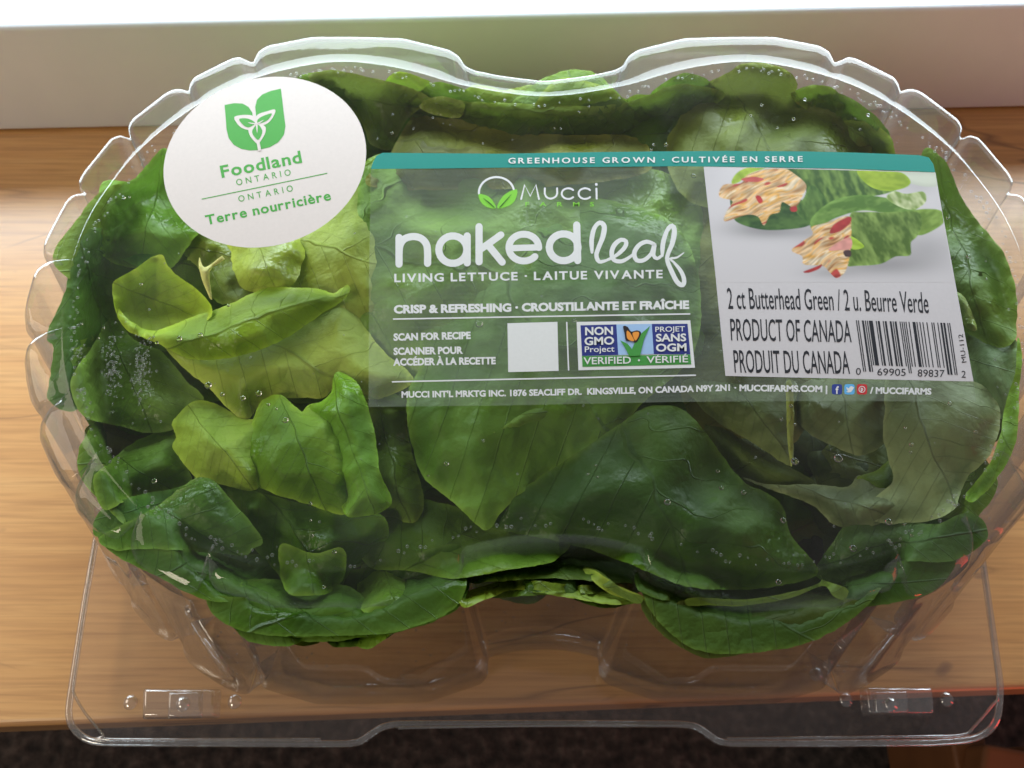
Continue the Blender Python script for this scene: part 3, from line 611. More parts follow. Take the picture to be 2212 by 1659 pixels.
leaf('T', [(1306,815),(1390,680),(1480,580),(1700,588),(1830,606),(1960,556),(2042,600),(2045,680),(1900,765),(1700,765),(1600,795),(1400,855)], 96, (.026,.070,.018), (0, -7), 9, ax=-.2, ruf=2.5, **NG)
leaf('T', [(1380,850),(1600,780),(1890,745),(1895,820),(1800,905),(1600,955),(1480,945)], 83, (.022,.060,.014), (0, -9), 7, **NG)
leaf('T', [(1180,560),(1260,500),(1340,540),(1420,640),(1340,800),(1240,720)], 70, (.02,.03,.012), (0, 0), 4, **NG)  # dark leaf in a hollow, interior shade put into its colour
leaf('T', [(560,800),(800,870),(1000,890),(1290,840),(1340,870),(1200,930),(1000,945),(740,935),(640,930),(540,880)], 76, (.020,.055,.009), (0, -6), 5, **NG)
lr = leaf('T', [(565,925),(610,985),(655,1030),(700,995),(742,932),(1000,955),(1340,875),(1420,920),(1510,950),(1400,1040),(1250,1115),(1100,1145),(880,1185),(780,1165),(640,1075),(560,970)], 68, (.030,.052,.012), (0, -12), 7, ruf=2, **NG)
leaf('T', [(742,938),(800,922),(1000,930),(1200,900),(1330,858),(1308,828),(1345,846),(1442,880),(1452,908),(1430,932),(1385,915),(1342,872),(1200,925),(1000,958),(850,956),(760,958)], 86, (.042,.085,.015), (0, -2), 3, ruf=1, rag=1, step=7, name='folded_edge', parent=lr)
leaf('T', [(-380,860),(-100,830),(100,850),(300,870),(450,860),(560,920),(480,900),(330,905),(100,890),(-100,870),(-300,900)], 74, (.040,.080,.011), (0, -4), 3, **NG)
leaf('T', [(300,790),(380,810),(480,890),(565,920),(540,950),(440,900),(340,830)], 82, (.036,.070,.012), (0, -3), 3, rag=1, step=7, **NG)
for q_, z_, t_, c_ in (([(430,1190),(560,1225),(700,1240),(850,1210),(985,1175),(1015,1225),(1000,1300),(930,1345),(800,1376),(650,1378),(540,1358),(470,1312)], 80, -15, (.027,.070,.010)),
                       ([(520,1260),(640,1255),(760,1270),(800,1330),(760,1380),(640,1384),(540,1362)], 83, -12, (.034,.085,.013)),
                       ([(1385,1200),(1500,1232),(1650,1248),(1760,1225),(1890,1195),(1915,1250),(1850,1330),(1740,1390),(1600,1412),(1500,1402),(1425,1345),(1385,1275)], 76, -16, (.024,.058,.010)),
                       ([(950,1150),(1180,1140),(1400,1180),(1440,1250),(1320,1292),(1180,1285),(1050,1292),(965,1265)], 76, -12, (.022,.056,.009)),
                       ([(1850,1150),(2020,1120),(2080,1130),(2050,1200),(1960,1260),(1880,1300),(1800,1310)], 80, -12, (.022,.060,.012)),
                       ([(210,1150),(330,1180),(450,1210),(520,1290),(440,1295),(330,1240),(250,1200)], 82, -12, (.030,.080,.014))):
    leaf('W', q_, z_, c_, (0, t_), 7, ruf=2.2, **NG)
#LEAVES-END
#LABELS-BEGIN
# ------------------------------------------------------------------ labels and print
ZLAB = .11125
def film_mat():
    m, nt, N, L = newmat('clear_label_film'); o = nd(N, 'ShaderNodeOutputMaterial'); tc = nd(N, 'ShaderNodeTexCoord')
    mp = nd(N, 'ShaderNodeMapping'); mp.inputs['Scale'].default_value = (90, 1500, 1); L.new(tc.outputs['Object'], mp.inputs[0])
    nz = nd(N, 'ShaderNodeTexNoise'); nz.inputs['Scale'].default_value = 1; nz.inputs['Detail'].default_value = 3; L.new(mp.outputs[0], nz.inputs['Vector'])
    n2 = nd(N, 'ShaderNodeTexNoise'); n2.inputs['Scale'].default_value = 45; n2.inputs['Detail'].default_value = 1; L.new(tc.outputs['Object'], n2.inputs['Vector'])
    tr = nd(N, 'ShaderNodeBsdfTransparent'); df = nd(N, 'ShaderNodeBsdfDiffuse'); df.inputs[0].default_value = (.50, .60, .48, 1)
    gl = nd(N, 'ShaderNodeBsdfGlossy'); gl.inputs['Roughness'].default_value = .32
    f = math_(N, L, 'ADD', math_(N, L, 'MULTIPLY', nz.outputs[0], .14), .07)  # diffuse streaks stand in for the film's brushed-looking reflection
    blot = ramp(N, L, n2.outputs[0], [(.34, (.45, .45, .45)), (.40, (1, 1, 1))])
    f = math_(N, L, 'MULTIPLY', f, blot)
    m1 = nd(N, 'ShaderNodeMixShader'); L.new(f, m1.inputs[0]); L.new(tr.outputs[0], m1.inputs[1]); L.new(df.outputs[0], m1.inputs[2])
    m2 = nd(N, 'ShaderNodeMixShader'); m2.inputs[0].default_value = .025; L.new(m1.outputs[0], m2.inputs[1]); L.new(gl.outputs[0], m2.inputs[2])
    L.new(m2.outputs[0], o.inputs[0]); return m
M_FILM = film_mat()
INK = {}
def ink(rgb, rough=.45):
    k_ = tuple(rgb)
    if k_ not in INK: INK[k_] = simple('print_%02d' % len(INK), rgb, rough, .3, .04, 900)
    return INK[k_]
WHITE = (.68, .68, .67); PAPER = (.57, .535, .545)
def flat(name, polys, z, mat, parent, step=None):
    """polys in picture coordinates laid flat on the lid at height z"""
    VV = []; FF = []; k_ = 0
    for q in polys:
        q = np.asarray(q, float)
        if len(q) == 4 and step is None: V, F = q, [(0, 1, 2, 3)]
        else: V, F = fill2d(q, step or 60.0)
        p = P(V[:, 0], V[:, 1], z); VV.append(p); FF += [tuple(int(i)+k_ for i in f) for f in F]; k_ += len(V)
    VV = np.vstack(VV); me = mesh(name, VV, FF, False, BASE)
    bm = bmesh.new(); bm.from_mesh(me)
    for f in bm.faces:
        f.normal_update()
        if f.normal.z < 0: f.normal_flip()
    bm.to_mesh(me); bm.free()
    return link(name, me, mat, parent)
def stroke(pts, wd, closed=False, sm=True):
    p = catmull(pts, 4, closed) if sm and len(pts) > 2 else np.asarray(pts, float)
    wd = np.interp(np.linspace(0, 1, len(p)), np.linspace(0, 1, len(np.atleast_1d(wd))), np.atleast_1d(wd)) if np.ndim(wd) else np.full(len(p), wd)
    T = np.gradient(p, axis=0); T /= np.linalg.norm(T, axis=1)[:, None]+1e-9; Nn = np.stack([-T[:, 1], T[:, 0]], 1)
    a, b = p+Nn*wd[:, None]/2, p-Nn*wd[:, None]/2
    qs = [np.array([a[i], a[i+1], b[i+1], b[i]]) for i in range(len(p)-1)]
    return qs, p, wd
def disc(c, r, n_=14, ry=None):
    return np.array([(c[0]+r*math.cos(2*math.pi*i/n_), c[1]+(ry or r)*math.sin(2*math.pi*i/n_)) for i in range(n_)])
def strokes(name, c, lines, z, mat, parent, caps=True, sm=True):
    VV = []; FF = []; k_ = 0; j = 0
    for pts, wd in lines:
        s = CROPS[c][2]; wd2 = np.asarray(wd, float)*s if np.ndim(wd) else wd*s
        qs, p, ww = stroke(cv(c, pts), wd2, sm=sm)
        items = [(q, [(0, 1, 2, 3)]) for q in qs]
        if caps:
            for e_ in (0, -1): d = disc(p[e_], ww[e_]/2); items.append((d, [tuple(range(len(d)))]))
        for q, F in items:
            zz = z + (j % 40)*1e-7; j += 1
            VV.append(P(q[:, 0], q[:, 1], zz)); FF += [tuple(i+k_ for i in f) for f in F]; k_ += len(q)
    return link(name, mesh(name, np.vstack(VV), FF, False, BASE), mat, parent)
_txt = {}
def text_mesh(s, bold):
    cu = bpy.data.curves.new('t', 'FONT'); cu.body = s; cu.resolution_u = 3; cu.offset = bold; cu.size = 1
    o = bpy.data.objects.new('t', cu); COL.objects.link(o); bpy.context.view_layer.update()
    dg = bpy.context.evaluated_depsgraph_get(); me = bpy.data.meshes.new_from_object(o.evaluated_get(dg))
    v = np.array([q.co[:] for q in me.vertices]); f = [list(p.vertices) for p in me.polygons]
    bpy.data.objects.remove(o); bpy.data.curves.remove(cu); bpy.data.meshes.remove(me)
    return v, f
CAPH = text_mesh('H', 0)[0][:, 1].max()
def text(s, c, a, b, cap, z, mat, parent, bold=.012, lean=0.0, space=None, xh=False, arc=0.0, name='printed_text', capb=None):
    """s set from baseline point a to baseline point b (crop coords), cap: capital height"""
    if space: s2 = s
    cu = None
    v, f = text_mesh(s, bold) if not space else spaced(s, bold, space)
    x0, x1 = v[:, 0].min(), v[:, 0].max(); u = (v[:, 0]-x0)/(x1-x0); h = v[:, 1]/CAPH
    a, b = cv(c, [a])[0], cv(c, [b])[0]; sc = CROPS[c][2]
    base = a+(b-a)*u[:, None]
    if arc: base[:, 1] -= arc*sc*4*u*(1-u)
    hh = (cap + ((capb or cap)-cap)*u)*sc
    d = (b-a)/np.linalg.norm(b-a); upv = np.array([d[1], -d[0]])
    q = base + upv*(h*hh)[:, None] + d*(lean*h*hh)[:, None]
    p = P(q[:, 0], q[:, 1], z)
    return link(name, mesh(name, p, f, False, BASE), mat, parent)
def spaced(s, bold, gap):
    x = 0; V = []; F = []; k_ = 0
    for ch in s:
        if ch == ' ': x += .28+gap; continue
        v, f = text_mesh(ch, bold)
        if not len(v): continue
        v = v.copy(); v[:, 0] -= v[:, 0].min(); wd = v[:, 0].max(); v[:, 0] += x; x += wd+gap+.07
        V.append(v); F += [[i+k_ for i in q] for q in f]; k_ += len(v)
    return np.vstack(V), F
MW = ink(WHITE)
# --- big clear label
lab_out = [(801,365),(806,350),(813,337),(826,330),(1082,332),(1419,327),(1736,327),(1985,335),(2006,340),(2016,354),(2021,372),(2051,542),(2103,824),(2108,868),(1800,866),(1467,868),(1085,876),(796,879),(797,600)]
label = flat('product_label', [linres(lab_out, 40)], ZLAB, M_FILM, shell, 50)
label['label'] = 'clear product label film with white print and teal strip'
Z1 = ZLAB+.00005; Z2 = ZLAB+.0001; Z3 = ZLAB+.00025; Z4 = ZLAB+.00032
flat('teal_strip', [[(801,365),(806,350),(813,337),(826,330),(950,331),(1082,332),(1250,329),(1419,327),(1570,326),(1736,327),(1860,330),(1985,335),(2006,340),(2016,354),(2020,372),(1900,367),(1803,364),(1640,361),(1466,359),(1251,361),(1100,362),(948,364)]], Z2, ink((.0, .22, .18)), label)
text('GREENHOUSE GROWN · CULTIVÉE EN SERRE', 'W', (1098,353), (1734,349), 11.5, Z3, MW, label, .02, space=.17, arc=0)
flat('white_panel', [[(1520,360),(1640,362),(1803,365),(2020,373),(2051,542),(2103,824),(1830,818),(1567,812),(1545,590)]], Z1, ink(PAPER), label)
text('LIVING LETTUCE · LAITUE VIVANTE', 'N', (195,862), (1915,836), 50, Z1, MW, label, .028, space=.07)
text('CRISP & REFRESHING · CROUSTILLANTE ET FRAÎCHE', 'N', (192,1062), (2085,1032), 48, Z1, MW, label, .05)
text('SCAN FOR RECIPE', 'N', (190,1237), (685,1225), 42, Z1, MW, label, .045)
text('SCANNER POUR', 'N', (190,1328), (635,1320), 42, Z1, MW, label, .045)
text('ACCÉDER À LA RECETTE', 'N', (188,1397), (845,1387), 42, Z1, MW, label, .045)
text("MUCCI INT'L MRKTG INC. 1876 SEACLIFF DR.  KINGSVILLE, ON CANADA N9Y 2N1", 'W', (867.5,858.5), (1577,843.5), 12.6, Z1, MW, label, .04, arc=-2)
text('· MUCCIFARMS.COM |', 'W', (1586,844), (1787,846.5), 12.6, Z1, MW, label, .045)
text('/ MUCCIFARMS', 'W', (1879,849.5), (2012,852), 12.6, Z1, MW, label, .045)
strokes('printed_line', 'N', [([(190,1100),(1100,1084),(2088,1067)], 9)], Z1, MW, label)
strokes('printed_line', 'N', [([(183,1502),(1100,1482),(2125,1460)], 9)], Z1, MW, label)
strokes('printed_line', 'N', [([(1300,1122),(1312,1426)], 9)], Z1, MW, label)
flat('white_square', [cv('N', [(920,1127),(1240,1118),(1248,1432),(925,1440)])], Z1, MW, label)
# brand lettering
def ell(cx, cy_, rx, ry, a0, a1, n_=26): return [(cx+rx*math.cos(math.radians(a0+(a1-a0)*i/n_)), cy_-ry*math.sin(math.radians(a0+(a1-a0)*i/n_))) for i in range(n_+1)]
strokes('brand_lettering', 'N', [([(225,748),(225,577)], 46), ([(225,680),(232,625),(262,585),(318,571),(368,584),(400,620),(408,670),(408,743)], 46),
  (ell(570,655,90,88,0,360), 46), ([(662,567),(662,740)], 46), ([(738,508),(738,733)], 46), ([(752,650),(878,560)], 44), ([(800,630),(886,735)], 46),
  (ell(1025,642,96,86,0,318), 44), ([(930,646),(1122,640)], 40), (ell(1280,640,92,86,0,360), 46), ([(1364,497),(1370,725)], 46)], Z1, MW, label)
strokes('script_lettering', 'N', [([(1462,672),(1460,590),(1478,515),(1512,482),(1540,505),(1532,570),(1505,640),(1490,690),(1508,732),(1552,725)], [18,30,30,26,32,34,30,28,28,18]),
  ([(1552,725),(1620,690),(1672,640),(1680,602),(1648,592),(1608,622),(1588,672),(1602,720),(1650,730),(1700,705),(1740,672)], [16,20,26,28,26,30,30,28,26,20,16]),
  ([(1858,618),(1810,604),(1762,628),(1733,676),(1748,722),(1795,722),(1842,680),(1862,622),(1856,690),(1880,712),(1912,690)], [22,26,28,30,28,26,24,26,28,24,16]),
  ([(1912,695),(1918,610),(1945,530),(1975,502),(1990,530),(1978,610),(1950,680),(1945,725),(1975,800),(2010,865),(2044,882),(2052,845),(2030,790),(1985,735),(1962,712),(2005,706),(2050,675)], [16,30,30,26,30,34,30,26,28,30,30,30,28,24,14,14,6])], Z1+.00002, MW, label)
strokes('logo_ring', 'N', [(ell(850,290,113,100,0+12,184), 13)], Z1, MW, label)
LGR = ink((.20, .55, .04))
flat('logo_leaf', [cv('N', catmull([(735,300),(785,308),(825,340),(845,389),(790,382),(750,350)], 12))], Z2, LGR, label)
flat('logo_leaf', [cv('N', catmull([(977,268),(977,318),(940,368),(858,390),(866,350),(905,300)], 12))], Z2, LGR, label)
strokes('leaf_vein', 'N', [([(765,325),(800,352),(835,384)], [2,6,5]), ([(945,300),(910,340),(870,384)], [2,6,5])], Z3, ink((.02, .07, .01)), label)
strokes('brand_lettering', 'N', [([(1008,330),(1030,240),(1066,312),(1102,240),(1122,330)], 12)], Z1, MW, label, sm=False)
strokes('brand_lettering', 'N', [([(1160,262),(1160,300),(1175,322),(1200,328),(1225,318),(1238,298),(1238,262)], 12), (ell(1310,296,42,34,42,318), 12), (ell(1418,296,42,34,42,318), 12), ([(1490,264),(1492,328)], 12), ([(1489,236),(1490,237)], 17)], Z1, MW, label)
text('FARMS', 'N', (1035,377), (1475,377), 27, Z1, LGR, label, .01, space=1.0)
# verified badge
badge = flat('verified_badge', [cv('N', [(1363,1118),(2092,1108),(2122,1412),(1375,1428)])], Z1, MW, label)
BL = ink((.025, .035, .20)); LB = ink((.32, .48, .72)); GR = ink((.055, .27, .05))
flat('badge_field', [cv('N', [(1388,1140),(1618,1134),(1630,1330),(1398,1336)]), cv('N', [(1845,1131),(2074,1130),(2092,1326),(1858,1325)])], Z2, BL, label)
flat('badge_field', [cv('N', [(1618,1134),(1845,1131),(1858,1325),(1630,1330)])], Z2, LB, label)
flat('badge_field', [cv('N', [(1398,1337),(2092,1327),(2098,1390),(1401,1406)])], Z2, GR, label)
flat('badge_grass', [cv('N', [(1642,1236),(1690,1258),(1718,1292),(1752,1215),(1835,1143),(1795,1230),(1770,1335),(1700,1337),(1675,1285)])], Z3, GR, label)
flat('butterfly', [cv('N', catmull([(1662,1145),(1690,1150),(1712,1180),(1750,1172),(1776,1185),(1768,1215),(1745,1250),(1715,1240),(1680,1238),(1672,1200)], 10))], Z3+.00004, ink((.02, .012, .01)), label)
flat('butterfly_wing', [cv('N', catmull([(1685,1176),(1706,1188),(1732,1240),(1690,1226)], 8)), cv('N', catmull([(1722,1190),(1760,1182),(1762,1205),(1740,1238)], 8))], Z4, ink((.75, .28, .04)), label)
for s_, a_, b_, h_, bo in (('NON',(1418,1202),(1597,1198),48,.03),('GMO',(1414,1266),(1604,1261),48,.03),('Project',(1416,1312),(1606,1308),36,.008),('PROJET',(1868,1182),(2058,1178),32,.008),('SANS',(1872,1243),(2066,1240),46,.03),('OGM',(1872,1307),(2068,1303),46,.03),('VERIFIED',(1408,1390),(1712,1384),44,.012),('VÉRIFIÉ',(1812,1382),(2078,1376),42,.012)):
    text(s_, 'N', a_, b_, h_, Z3, MW, label, bo)
strokes('badge_star', 'N', [([(1756,1364),(1770,1364)], 6), ([(1763,1357),(1763,1371)], 6)], Z3, MW, label, False)
# social icons
for k_, (x0, rgb) in enumerate(((1797, (.03, .05, .25)), (1824, (.12, .42, .75)), (1851, (.55, .03, .035)))):
    flat('social_icon', [catmull([(x0+1,831),(x0+11,830),(x0+21,831),(x0+22,841),(x0+21,851),(x0+11,852),(x0+1,851),(x0,841)], 4)], Z1, ink(rgb), label)
text('f', 'W', (1805,850), (1812,850), 15, Z2, MW, label, .03)
flat('icon_bird', [[(1828,846),(1832,844),(1829,841),(1828,836),(1834,839),(1836,835),(1840,834),(1845,837),(1842,842),(1838,847),(1832,848)]], Z2, MW, label)
strokes('icon_ring', 'W', [(ell(1862,841,6.5,6.5,0,360), 1.6)], Z2, MW, label); text('p', 'W', (1859.5,844), (1864.5,844), 9, Z2, MW, label, .03)
# panel print
BK = ink((.018, .018, .024))
text('2 ct Butterhead Green / 2 u. Beurre Verde', 'R', (207,1032), (1518,1060), 134, Z2, BK, label, .004, lean=-.10, arc=6)
text('PRODUCT OF CANADA', 'R', (226,1238), (1013,1250), 140, Z2, BK, label, .004, lean=-.07)
text('PRODUIT DU CANADA', 'R', (250,1448), (1003,1456), 145, Z2, BK, label, .004, lean=-.09)
text('0', 'R', (1040,1462), (1072,1463), 44, Z2, BK, label, 0)
text('69905', 'R', (1180,1467), (1365,1470), 46, Z2, BK, label, 0)
text('89837', 'R', (1443,1474), (1618,1478), 46, Z2, BK, label, 0)
text('2', 'R', (1729,1481), (1757,1482), 44, Z2, BK, label, 0)
text('MU-112', 'R', (1762,1381), (1738,1196), 30, Z2, BK, label, 0)
Lc = ['0001101','0011001','0010011','0111101','0100011','0110001','0101111','0111011','0110111','0001011']
bits = '101'+''.join(Lc[int(d)] for d in '069905')+'01010'+''.join(''.join('1' if q == '0' else '0' for q in Lc[int(d)]) for d in '898372')+'101'
tl_, tr_, bl_, br_ = [np.array(q, float) for q in ((1040,1107),(1655,1125),(1082,1398),(1698,1420))]
bars = []; i = 0
while i < len(bits):
    if bits[i] == '1':
        j = i
        while j < len(bits) and bits[j] == '1': j += 1
        u0, u1 = i/95, j/95; g = i < 10 or i >= 85 or 45 <= i < 50; e_ = 1.15 if g else 1.0
        t0, t1 = tl_+(tr_-tl_)*u0, tl_+(tr_-tl_)*u1; q0, q1 = bl_+(br_-bl_)*u0, bl_+(br_-bl_)*u1
        bars.append(cv('R', [t0, t1, t1+(q1-t1)*e_, t0+(q0-t0)*e_])); i = j
    else: i += 1
flat('barcode', bars, Z2, BK, label)
# food picture printed on the panel: a fine grid of printed colour
_lat = np.random.RandomState(4).rand(64, 64)
def vn(x, y, sd=0.0):
    x = x+sd*17.3; y = y+sd*9.1; xi = np.floor(x).astype(int); yi = np.floor(y).astype(int); fx = x-xi; fy = y-yi
    fx = fx*fx*(3-2*fx); fy = fy*fy*(3-2*fy); g_ = lambda a, b: _lat[a % 64, b % 64]
    return (g_(xi, yi)*(1-fx)+g_(xi+1, yi)*fx)*(1-fy)+(g_(xi, yi+1)*(1-fx)+g_(xi+1, yi+1)*fx)*fy
GX, GY = np.meshgrid(np.linspace(0, 1, 250), np.linspace(0, 1, 160))
c0, c1, c2, c3 = [np.array(q, float) for q in ((52,104),(1560,143),(1650,640),(118,640))]
PX = ((c0*(1-GX[..., None])+c1*GX[..., None])*(1-GY[..., None])+(c3*(1-GX[..., None])+c2*GX[..., None])*GY[..., None]).reshape(-1, 2)
low = GY.reshape(-1); PX[:, 1] += low*220; X_, Y_ = PX[:, 0], PX[:, 1]
PX[:, 0] += low*28*(GX.reshape(-1)*.6+.4); X_ = PX[:, 0]
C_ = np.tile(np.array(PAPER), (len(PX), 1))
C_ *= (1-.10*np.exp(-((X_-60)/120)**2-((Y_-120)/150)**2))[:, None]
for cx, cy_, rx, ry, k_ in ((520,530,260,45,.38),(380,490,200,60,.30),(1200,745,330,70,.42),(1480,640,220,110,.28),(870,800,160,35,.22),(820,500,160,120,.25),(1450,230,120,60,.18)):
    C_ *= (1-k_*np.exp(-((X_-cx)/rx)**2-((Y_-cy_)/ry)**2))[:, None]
def paint(poly, fn, feather=5.0):
    global C_
    q = catmull(poly, 12); m_ = inside(PX, q); bb = (X_ > q[:, 0].min()-12) & (X_ < q[:, 0].max()+12) & (Y_ > q[:, 1].min()-12) & (Y_ < q[:, 1].max()+12)
    d = np.zeros(len(PX)); d[bb] = edge_dist(PX[bb], q); sd = np.where(m_, d, -d); al = np.clip(sd/feather+.5, 0, 1)*bb
    C_ = C_*(1-al[:, None])+fn(X_, Y_, np.clip(sd, 0, None))*al[:, None]
def leafc(a, b, ang=0.0, sd=0.0, lit=60.0, st=(80, 26)):
    ca, sa = math.cos(ang), math.sin(ang); a = np.array(a); b = np.array(b)
    def f(x, y, d):
        u = x*ca+y*sa; v = -x*sa+y*ca; t = vn(u/st[0]+.6*vn(x/60, y/60, sd), v/st[1], sd)*.65+vn(u/25, v/14, sd+2)*.35
        t = np.clip((t-.3)*1.9, 0, 1); e_ = np.exp(-d/lit*4)*.35
        return (a+(b-a)*t[:, None])*(1+e_)[:, None]
    return f
PALT = np.array([(.30,.13,.05),(.50,.26,.10),(.58,.36,.18),(.64,.46,.28),(.66,.34,.07),(.60,.42,.22),(.70,.58,.42),(.52,.28,.10)])
def fillc(ang, sd):
    ca, sa = math.cos(ang), math.sin(ang)
    def f(x, y, d):
        wob = 40*vn(x/90, y/90, sd); u = x*ca+y*sa; v = -x*sa+y*ca+wob
        cell = vn(u/110, v/17, sd); cell2 = vn(u/70, v/11, sd+4); t = np.clip((cell*.6+cell2*.4-.15)*1.4, 0, .999)*7
        i0 = t.astype(int); fr = (t-i0)[:, None]; c = PALT[i0]*(1-fr)+PALT[np.minimum(i0+1, 7)]*fr
        red = np.clip((vn(u/90, v/22, sd+7)-.80)*12, 0, 1)[:, None]; c = c*(1-red)+np.array((.40,.05,.04))*red
        return c*(.55+.6*np.clip(vn(u/60, v/9, sd+5)*1.4-.1, 0, 1)+.1)[:, None]
    return f
paint([(1325,140),(1450,142),(1565,150),(1575,225),(1500,236),(1400,215),(1340,180)], lambda x, y, d: np.tile((.55,.57,.47), (len(x), 1))*(.85+.15*np.clip(d/30, 0, 1))[:, None])
paint([(228,215),(250,160),(310,118),(400,104),(470,108),(350,150),(280,205)], leafc((.20,.30,.02), (.32,.42,.05), .6, 1))
paint([(540,110),(700,112),(900,120),(1130,130),(1250,180),(1330,240),(1200,290),(1050,300),(900,330),(860,400),(740,470),(680,400),(715,250),(640,180)], leafc((.035,.085,.012), (.16,.26,.05), 1.2, 2))
paint([(1050,132),(1200,133),(1340,145),(1398,205),(1350,247),(1230,262),(1120,225)], leafc((.19,.28,.012), (.30,.40,.03), .1, 3))
paint([(230,300),(238,430),(290,480),(420,515),(560,517),(720,495),(770,440),(700,330),(560,300),(380,330)], leafc((.02,.06,.012), (.07,.14,.03), -.1, 4, 90))
paint([(705,300),(745,225),(800,260),(860,340),(890,420),(760,470),(650,395)], leafc((.03,.08,.012), (.11,.20,.04), 1.3, 5))
paint([(150,300),(175,225),(290,212),(330,160),(450,122),(570,116),(650,160),(716,225),(690,300),(640,372),(560,335),(540,400),(480,420),(440,488),(400,430),(320,420),(185,462),(195,400),(235,330)], fillc(-.45, 1.0))
paint([(745,505),(748,450),(810,380),(920,315),(1080,290),(1240,308),(1330,330),(1470,335),(1400,402),(1250,407),(1080,392),(930,432),(850,472),(780,522)], leafc((.07,.15,.02), (.17,.29,.06), -.25, 6, 80, (160, 40)))
paint([(1240,310),(1290,265),(1370,282),(1480,268),(1498,330),(1430,382),(1340,372)], leafc((.18,.26,.06), (.50,.54,.30), .9, 7, 30, (50, 20)))
paint([(1400,400),(1560,382),(1618,420),(1600,485),(1470,552),(1400,520)], leafc((.11,.19,.02), (.22,.33,.06), -.5, 8))
paint([(1005,412),(1080,400),(1250,402),(1440,400),(1470,480),(1440,560),(1400,600),(1395,682),(1300,692),(1200,740),(1050,752),(980,746),(1005,640),(998,520)], leafc((.06,.115,.012), (.21,.31,.07), 1.1, 9, 60, (90, 38)))
paint([(620,652),(690,595),(760,545),(750,500),(850,470),(990,428),(1010,500),(1005,640),(988,745),(960,805),(910,832),(860,785),(820,752),(700,742),(690,690)], fillc(-.55, 3.0))
paint([(1008,560),(1095,625),(1015,642)], leafc((.24,.36,.02), (.33,.47,.05), 0, 10))
for q, c_ in (([(870,540),(900,480),(1000,430),(1005,470),(940,525)], (.36,.03,.03)), ([(695,792),(760,765),(820,742),(800,772),(730,798)], (.36,.03,.03)), ([(860,650),(920,600),(1005,568),(1008,640),(930,650)], (.60,.26,.22)), ([(290,185),(370,170),(440,185),(400,205),(320,200)], (.46,.08,.07)), ([(385,300),(410,292),(435,330),(410,345)], (.42,.03,.03)), ([(610,372),(650,362),(655,395),(620,398)], (.36,.03,.03)), ([(960,655),(1005,650),(1008,690),(970,690)], (.06,.03,.03))):
    paint(q, lambda x, y, d, c_=c_: np.tile(c_, (len(x), 1))*(.8+.4*vn(x/30, y/20, 3))[:, None])
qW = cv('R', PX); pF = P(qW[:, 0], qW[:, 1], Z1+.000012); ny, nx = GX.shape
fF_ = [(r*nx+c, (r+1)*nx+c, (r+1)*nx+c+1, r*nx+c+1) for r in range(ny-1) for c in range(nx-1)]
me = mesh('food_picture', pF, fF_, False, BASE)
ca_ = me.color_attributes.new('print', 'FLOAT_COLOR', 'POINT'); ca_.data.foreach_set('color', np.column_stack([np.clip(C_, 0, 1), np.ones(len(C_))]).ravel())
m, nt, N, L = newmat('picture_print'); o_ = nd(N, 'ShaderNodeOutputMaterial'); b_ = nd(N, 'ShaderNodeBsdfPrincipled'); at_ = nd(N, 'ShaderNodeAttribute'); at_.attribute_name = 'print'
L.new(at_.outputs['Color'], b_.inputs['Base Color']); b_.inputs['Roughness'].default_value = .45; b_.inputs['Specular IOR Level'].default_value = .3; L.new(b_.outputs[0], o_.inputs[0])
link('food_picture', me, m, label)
# --- oval sticker
th = np.linspace(0, 2*math.pi, 90, endpoint=False); Lm_ = np.linalg.cholesky(np.array([[924.**2, -87000.], [-87000., 779.**2]]))
ov = cv('S', (Lm_@np.stack([np.cos(th), np.sin(th)])).T+np.array([984, 849]))
V2_, F2_ = fill2d(ov, 25); zst = ZLAB+.00045
p = P(V2_[:, 0], V2_[:, 1], zst); me = mesh('oval_sticker', p, F2_, True, BASE)
sticker = link('oval_sticker', me, ink((.66, .585, .55)), shell); sticker['label'] = 'white oval sticker with green shield logo and lettering'
SG = ink((.06, .33, .045)); zs1, zs2, zs3 = zst+.00004, zst+.00008, zst+.00014
flat('shield', [cv('S', [(617,328),(700,311),(780,314),(835,345),(868,395),(882,470),(900,600),(920,738),(850,742),(770,728),(700,690),(655,630),(635,550),(626,430)]),
                cv('S', [(1130,178),(1040,198),(960,232),(912,280),(896,345),(905,430),(915,560),(950,730),(1030,712),(1110,665),(1158,600),(1172,520),(1160,430),(1145,300)])], zs1, SG, sticker)
SW = ink((.66, .585, .55))
flat('trillium', [cv('S', catmull(q, 14)) for q in ([(708,436),(800,418),(880,430),(915,490),(860,552),(780,540),(728,492)],)], zs2, SW, sticker)
flat('trillium', [cv('S', catmull(q, 14)) for q in ([(1078,370),(1000,386),(920,415),(895,470),(930,512),(1000,500),(1058,440)],)], zs2+.00001, SW, sticker)
flat('trillium', [cv('S', catmull(q, 14)) for q in ([(833,535),(870,505),(915,485),(960,505),(992,532),(985,590),(950,650),(922,684),(880,650),(845,600)],)], zs2+.00002, SW, sticker)
flat('petal', [cv('S', catmull(q, 12)) for q in ([(750,456),(830,452),(895,492),(840,530),(790,512)], [(1045,403),(1020,455),(970,486),(915,492),(935,445)], [(868,565),(910,505),(932,512),(960,560),(950,610),(922,646),(885,612)])], zs3, SG, sticker)
strokes('petal_vein', 'S', [([(830,488),(880,497),(908,498)], [3,9,12]), ([(970,465),(935,488),(908,498)], [3,9,12]), ([(908,498),(912,540),(914,580)], [18,12,3])], zs3+.00003, SW, sticker)
strokes('stem', 'S', [([(918,655),(928,700),(937,745)], 26)], zs3, SW, sticker, False)
text('Foodland', 'S', (592,990), (1325,850), 106, zs1, SG, sticker, .024, space=.02)
text('ONTARIO', 'S', (728,1062), (1224,966), 56, zs1, SG, sticker, .004, space=.35)
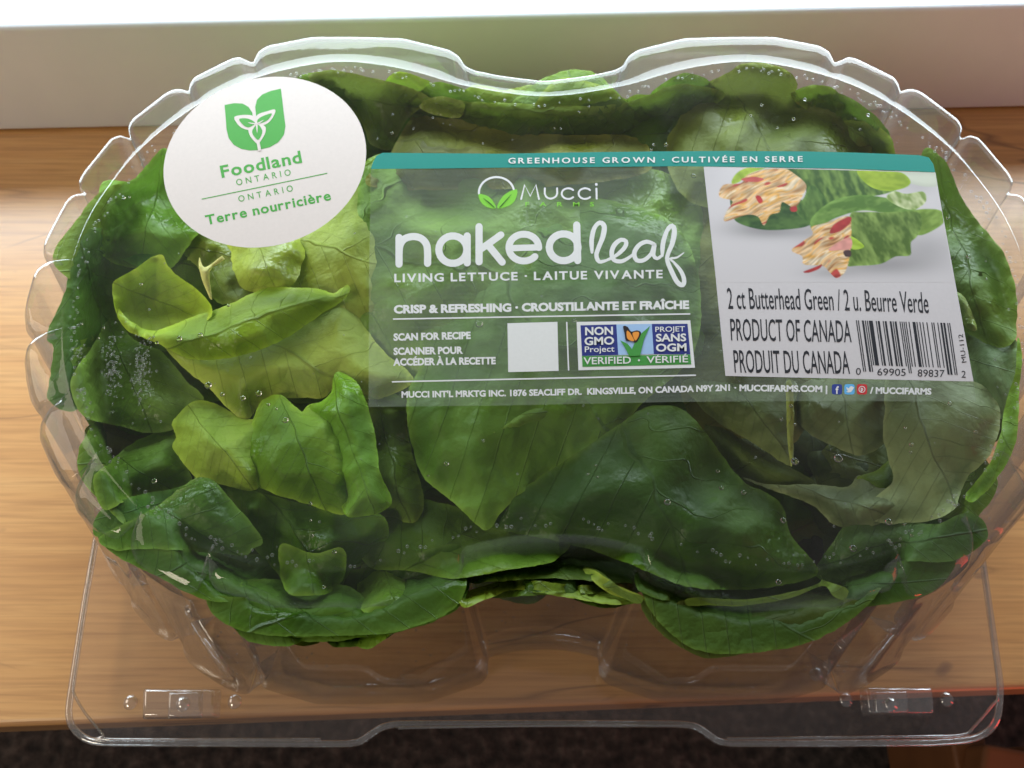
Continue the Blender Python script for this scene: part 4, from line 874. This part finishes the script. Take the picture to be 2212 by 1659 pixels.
strokes('printed_line', 'S', [([(412,1185),(980,1068),(1550,950)], 8)], zs1, SG, sticker)
text('ONTARIO', 'S', (748,1212), (1244,1112), 56, zs1, SG, sticker, .004, space=.35)
text('Terre nourricière', 'S', (452,1420), (1590,1190), 84, zs1, SG, sticker, .024, space=.02)
# --- water drops under and on the lid
nbig = [0]
def drops():
    bm_v = []; bm_f = []; k_ = 0; rd = random.Random(5)
    seg, rg = 8, 3
    def one(x, y, r, z, fl=.6):
        nonlocal k_
        vs = [(x, y, z-r*fl)]
        for a in (math.pi*.25, math.pi*.5, math.pi*.75):
            for s in range(seg): t = 2*math.pi*s/seg; vs.append((x+r*math.sin(a)*math.cos(t), y+r*math.sin(a)*math.sin(t), z-r*fl*math.cos(a)))
        vs.append((x, y, z+r*fl)); fs = [(0, 1+(s+1) % seg, 1+s) for s in range(seg)]
        for q in range(2):
            for s in range(seg): b_ = 1+q*seg; fs.append((b_+s, b_+(s+1) % seg, b_+seg+(s+1) % seg, b_+seg+s))
        e_ = 1+3*seg; fs += [(e_, 1+2*seg+s, 1+2*seg+(s+1) % seg) for s in range(seg)]
        bm_v.extend(vs); bm_f.extend([tuple(i+k_ for i in f) for f in fs]); k_ += len(vs)
    big = [('A',q) for q in [(1335,862,26),(1425,920,16),(1558,945,19),(1660,915,22),(1830,1085,22),(990,1475,18),(1150,565,20),(1285,540,18),(905,215,12),(1005,590,14),(1465,350,12),(665,495,10),(630,560,11),(525,470,9),(1720,985,12),(1770,1012,10),(1990,1620,12)]] + \
          [('B',q) for q in [(860,470,26),(1470,448,18),(650,1365,16),(2065,1610,22),(1555,1430,9),(1615,1450,9),(1608,1375,7),(885,1218,10),(530,1440,7)]] + \
          [('C',q) for q in [(718,995,13),(655,1080,11),(745,1113,11),(742,1350,26),(1488,1243,14),(1735,980,15),(1450,1135,10),(1485,1290,10),(248,1412,12),(413,1548,16),(1900,1160,12),(1855,38,15),(1970,180,9),(1020,1330,30),(270,1520,14)]] + \
          [('E',q) for q in [(300,855,12),(1500,720,9),(1560,685,9),(2055,930,16),(1975,930,12),(1960,965,12),(1340,825,9),(1380,826,9)]] + \
          [('F',q) for q in [(732,765,15),(805,640,16),(530,675,12),(630,820,11),(460,740,11),(1210,740,15),(1720,1400,11),(95,1130,20)]] + \
          [('I',q) for q in [(1305,125,22),(650,115,18),(1085,290,22),(1450,210,10),(1405,140,9),(620,500,18)]] + [('G',q) for q in [(1935,115,10),(1945,210,10),(2085,312,13),(2020,530,10)]] + [('D',q) for q in [(793,1268,16),(830,1265,9)]]
    for c, (x, y, r) in big:
        w_ = cv(c, [(x, y)])[0]; p_ = P(w_[0], w_[1], .1088); one(p_[0], p_[1], r*CROPS[c][2]*.000145, .1090)
    nbig[0] = len(bm_f)
    poly = Ll[::4]-LN[::4]*.004
    cnt = 0
    while cnt < 90:
        x, y = rd.uniform(Ll[:, 0].min(), Ll[:, 0].max()), rd.uniform(Ll[:, 1].min(), Ll[:, 1].max())
        if not inside(np.array([[x, y]]), poly)[0]: continue
        one(x, y, rd.choice([.00018, .00024, .0003, .00042]), .1093); cnt += 1
    for c, (x, y), (sx, sy), m_ in (('A', (720,760), (28,120), 130), ('A', (915,760), (32,110), 170), ('A', (500,660), (25,40), 25)):
        for _ in range(m_):
            w_ = cv(c, [(x+rd.gauss(0, sx), y+rd.gauss(0, sy))])[0]; p_ = P(w_[0], w_[1], .1092); one(p_[0], p_[1], rd.uniform(.00022, .00048), .1094)
    idx = list(range(0, n, 2))
    for i in idx:
        if rd.random() < .5:
            q = Lm[i]-Nm[i]*rd.uniform(.001, .004); one(q[0], q[1], rd.uniform(.0003, .0006), .1094)
    # mist on the front walls
    for _ in range(900):
        i = rd.randrange(n)
        if Nm[i][1] > -.55: continue
        t = rd.uniform(.15, .9); q = Sl[i]+Nm[i]*(DRAFT*t-.0007); one(q[0], q[1], rd.uniform(.0002, .00045), ZS+(ZF-ZS)*t, 1.0)
    return np.array(bm_v), bm_f
m, nt, N, L = newmat('water'); o_ = nd(N, 'ShaderNodeOutputMaterial'); g_ = nd(N, 'ShaderNodeBsdfGlass'); g_.inputs['IOR'].default_value = 1.33; g_.inputs['Roughness'].default_value = 0.0
L.new(g_.outputs[0], o_.inputs[0]); M_WATER = m
v, f = drops()
M_MIST = plastic('mist_drop', haze=.05, base=.02, rough=.35, absorb=.6)
dme = mesh('condensation', v, f, True, BASE); dme.materials.append(M_WATER); dme.materials.append(M_MIST)
dme.polygons.foreach_set('material_index', [0 if i < nbig[0] else 1 for i in range(len(f))])
dr = link('condensation', dme, None, shell); dr['kind'] = 'stuff'
#LABELS-END
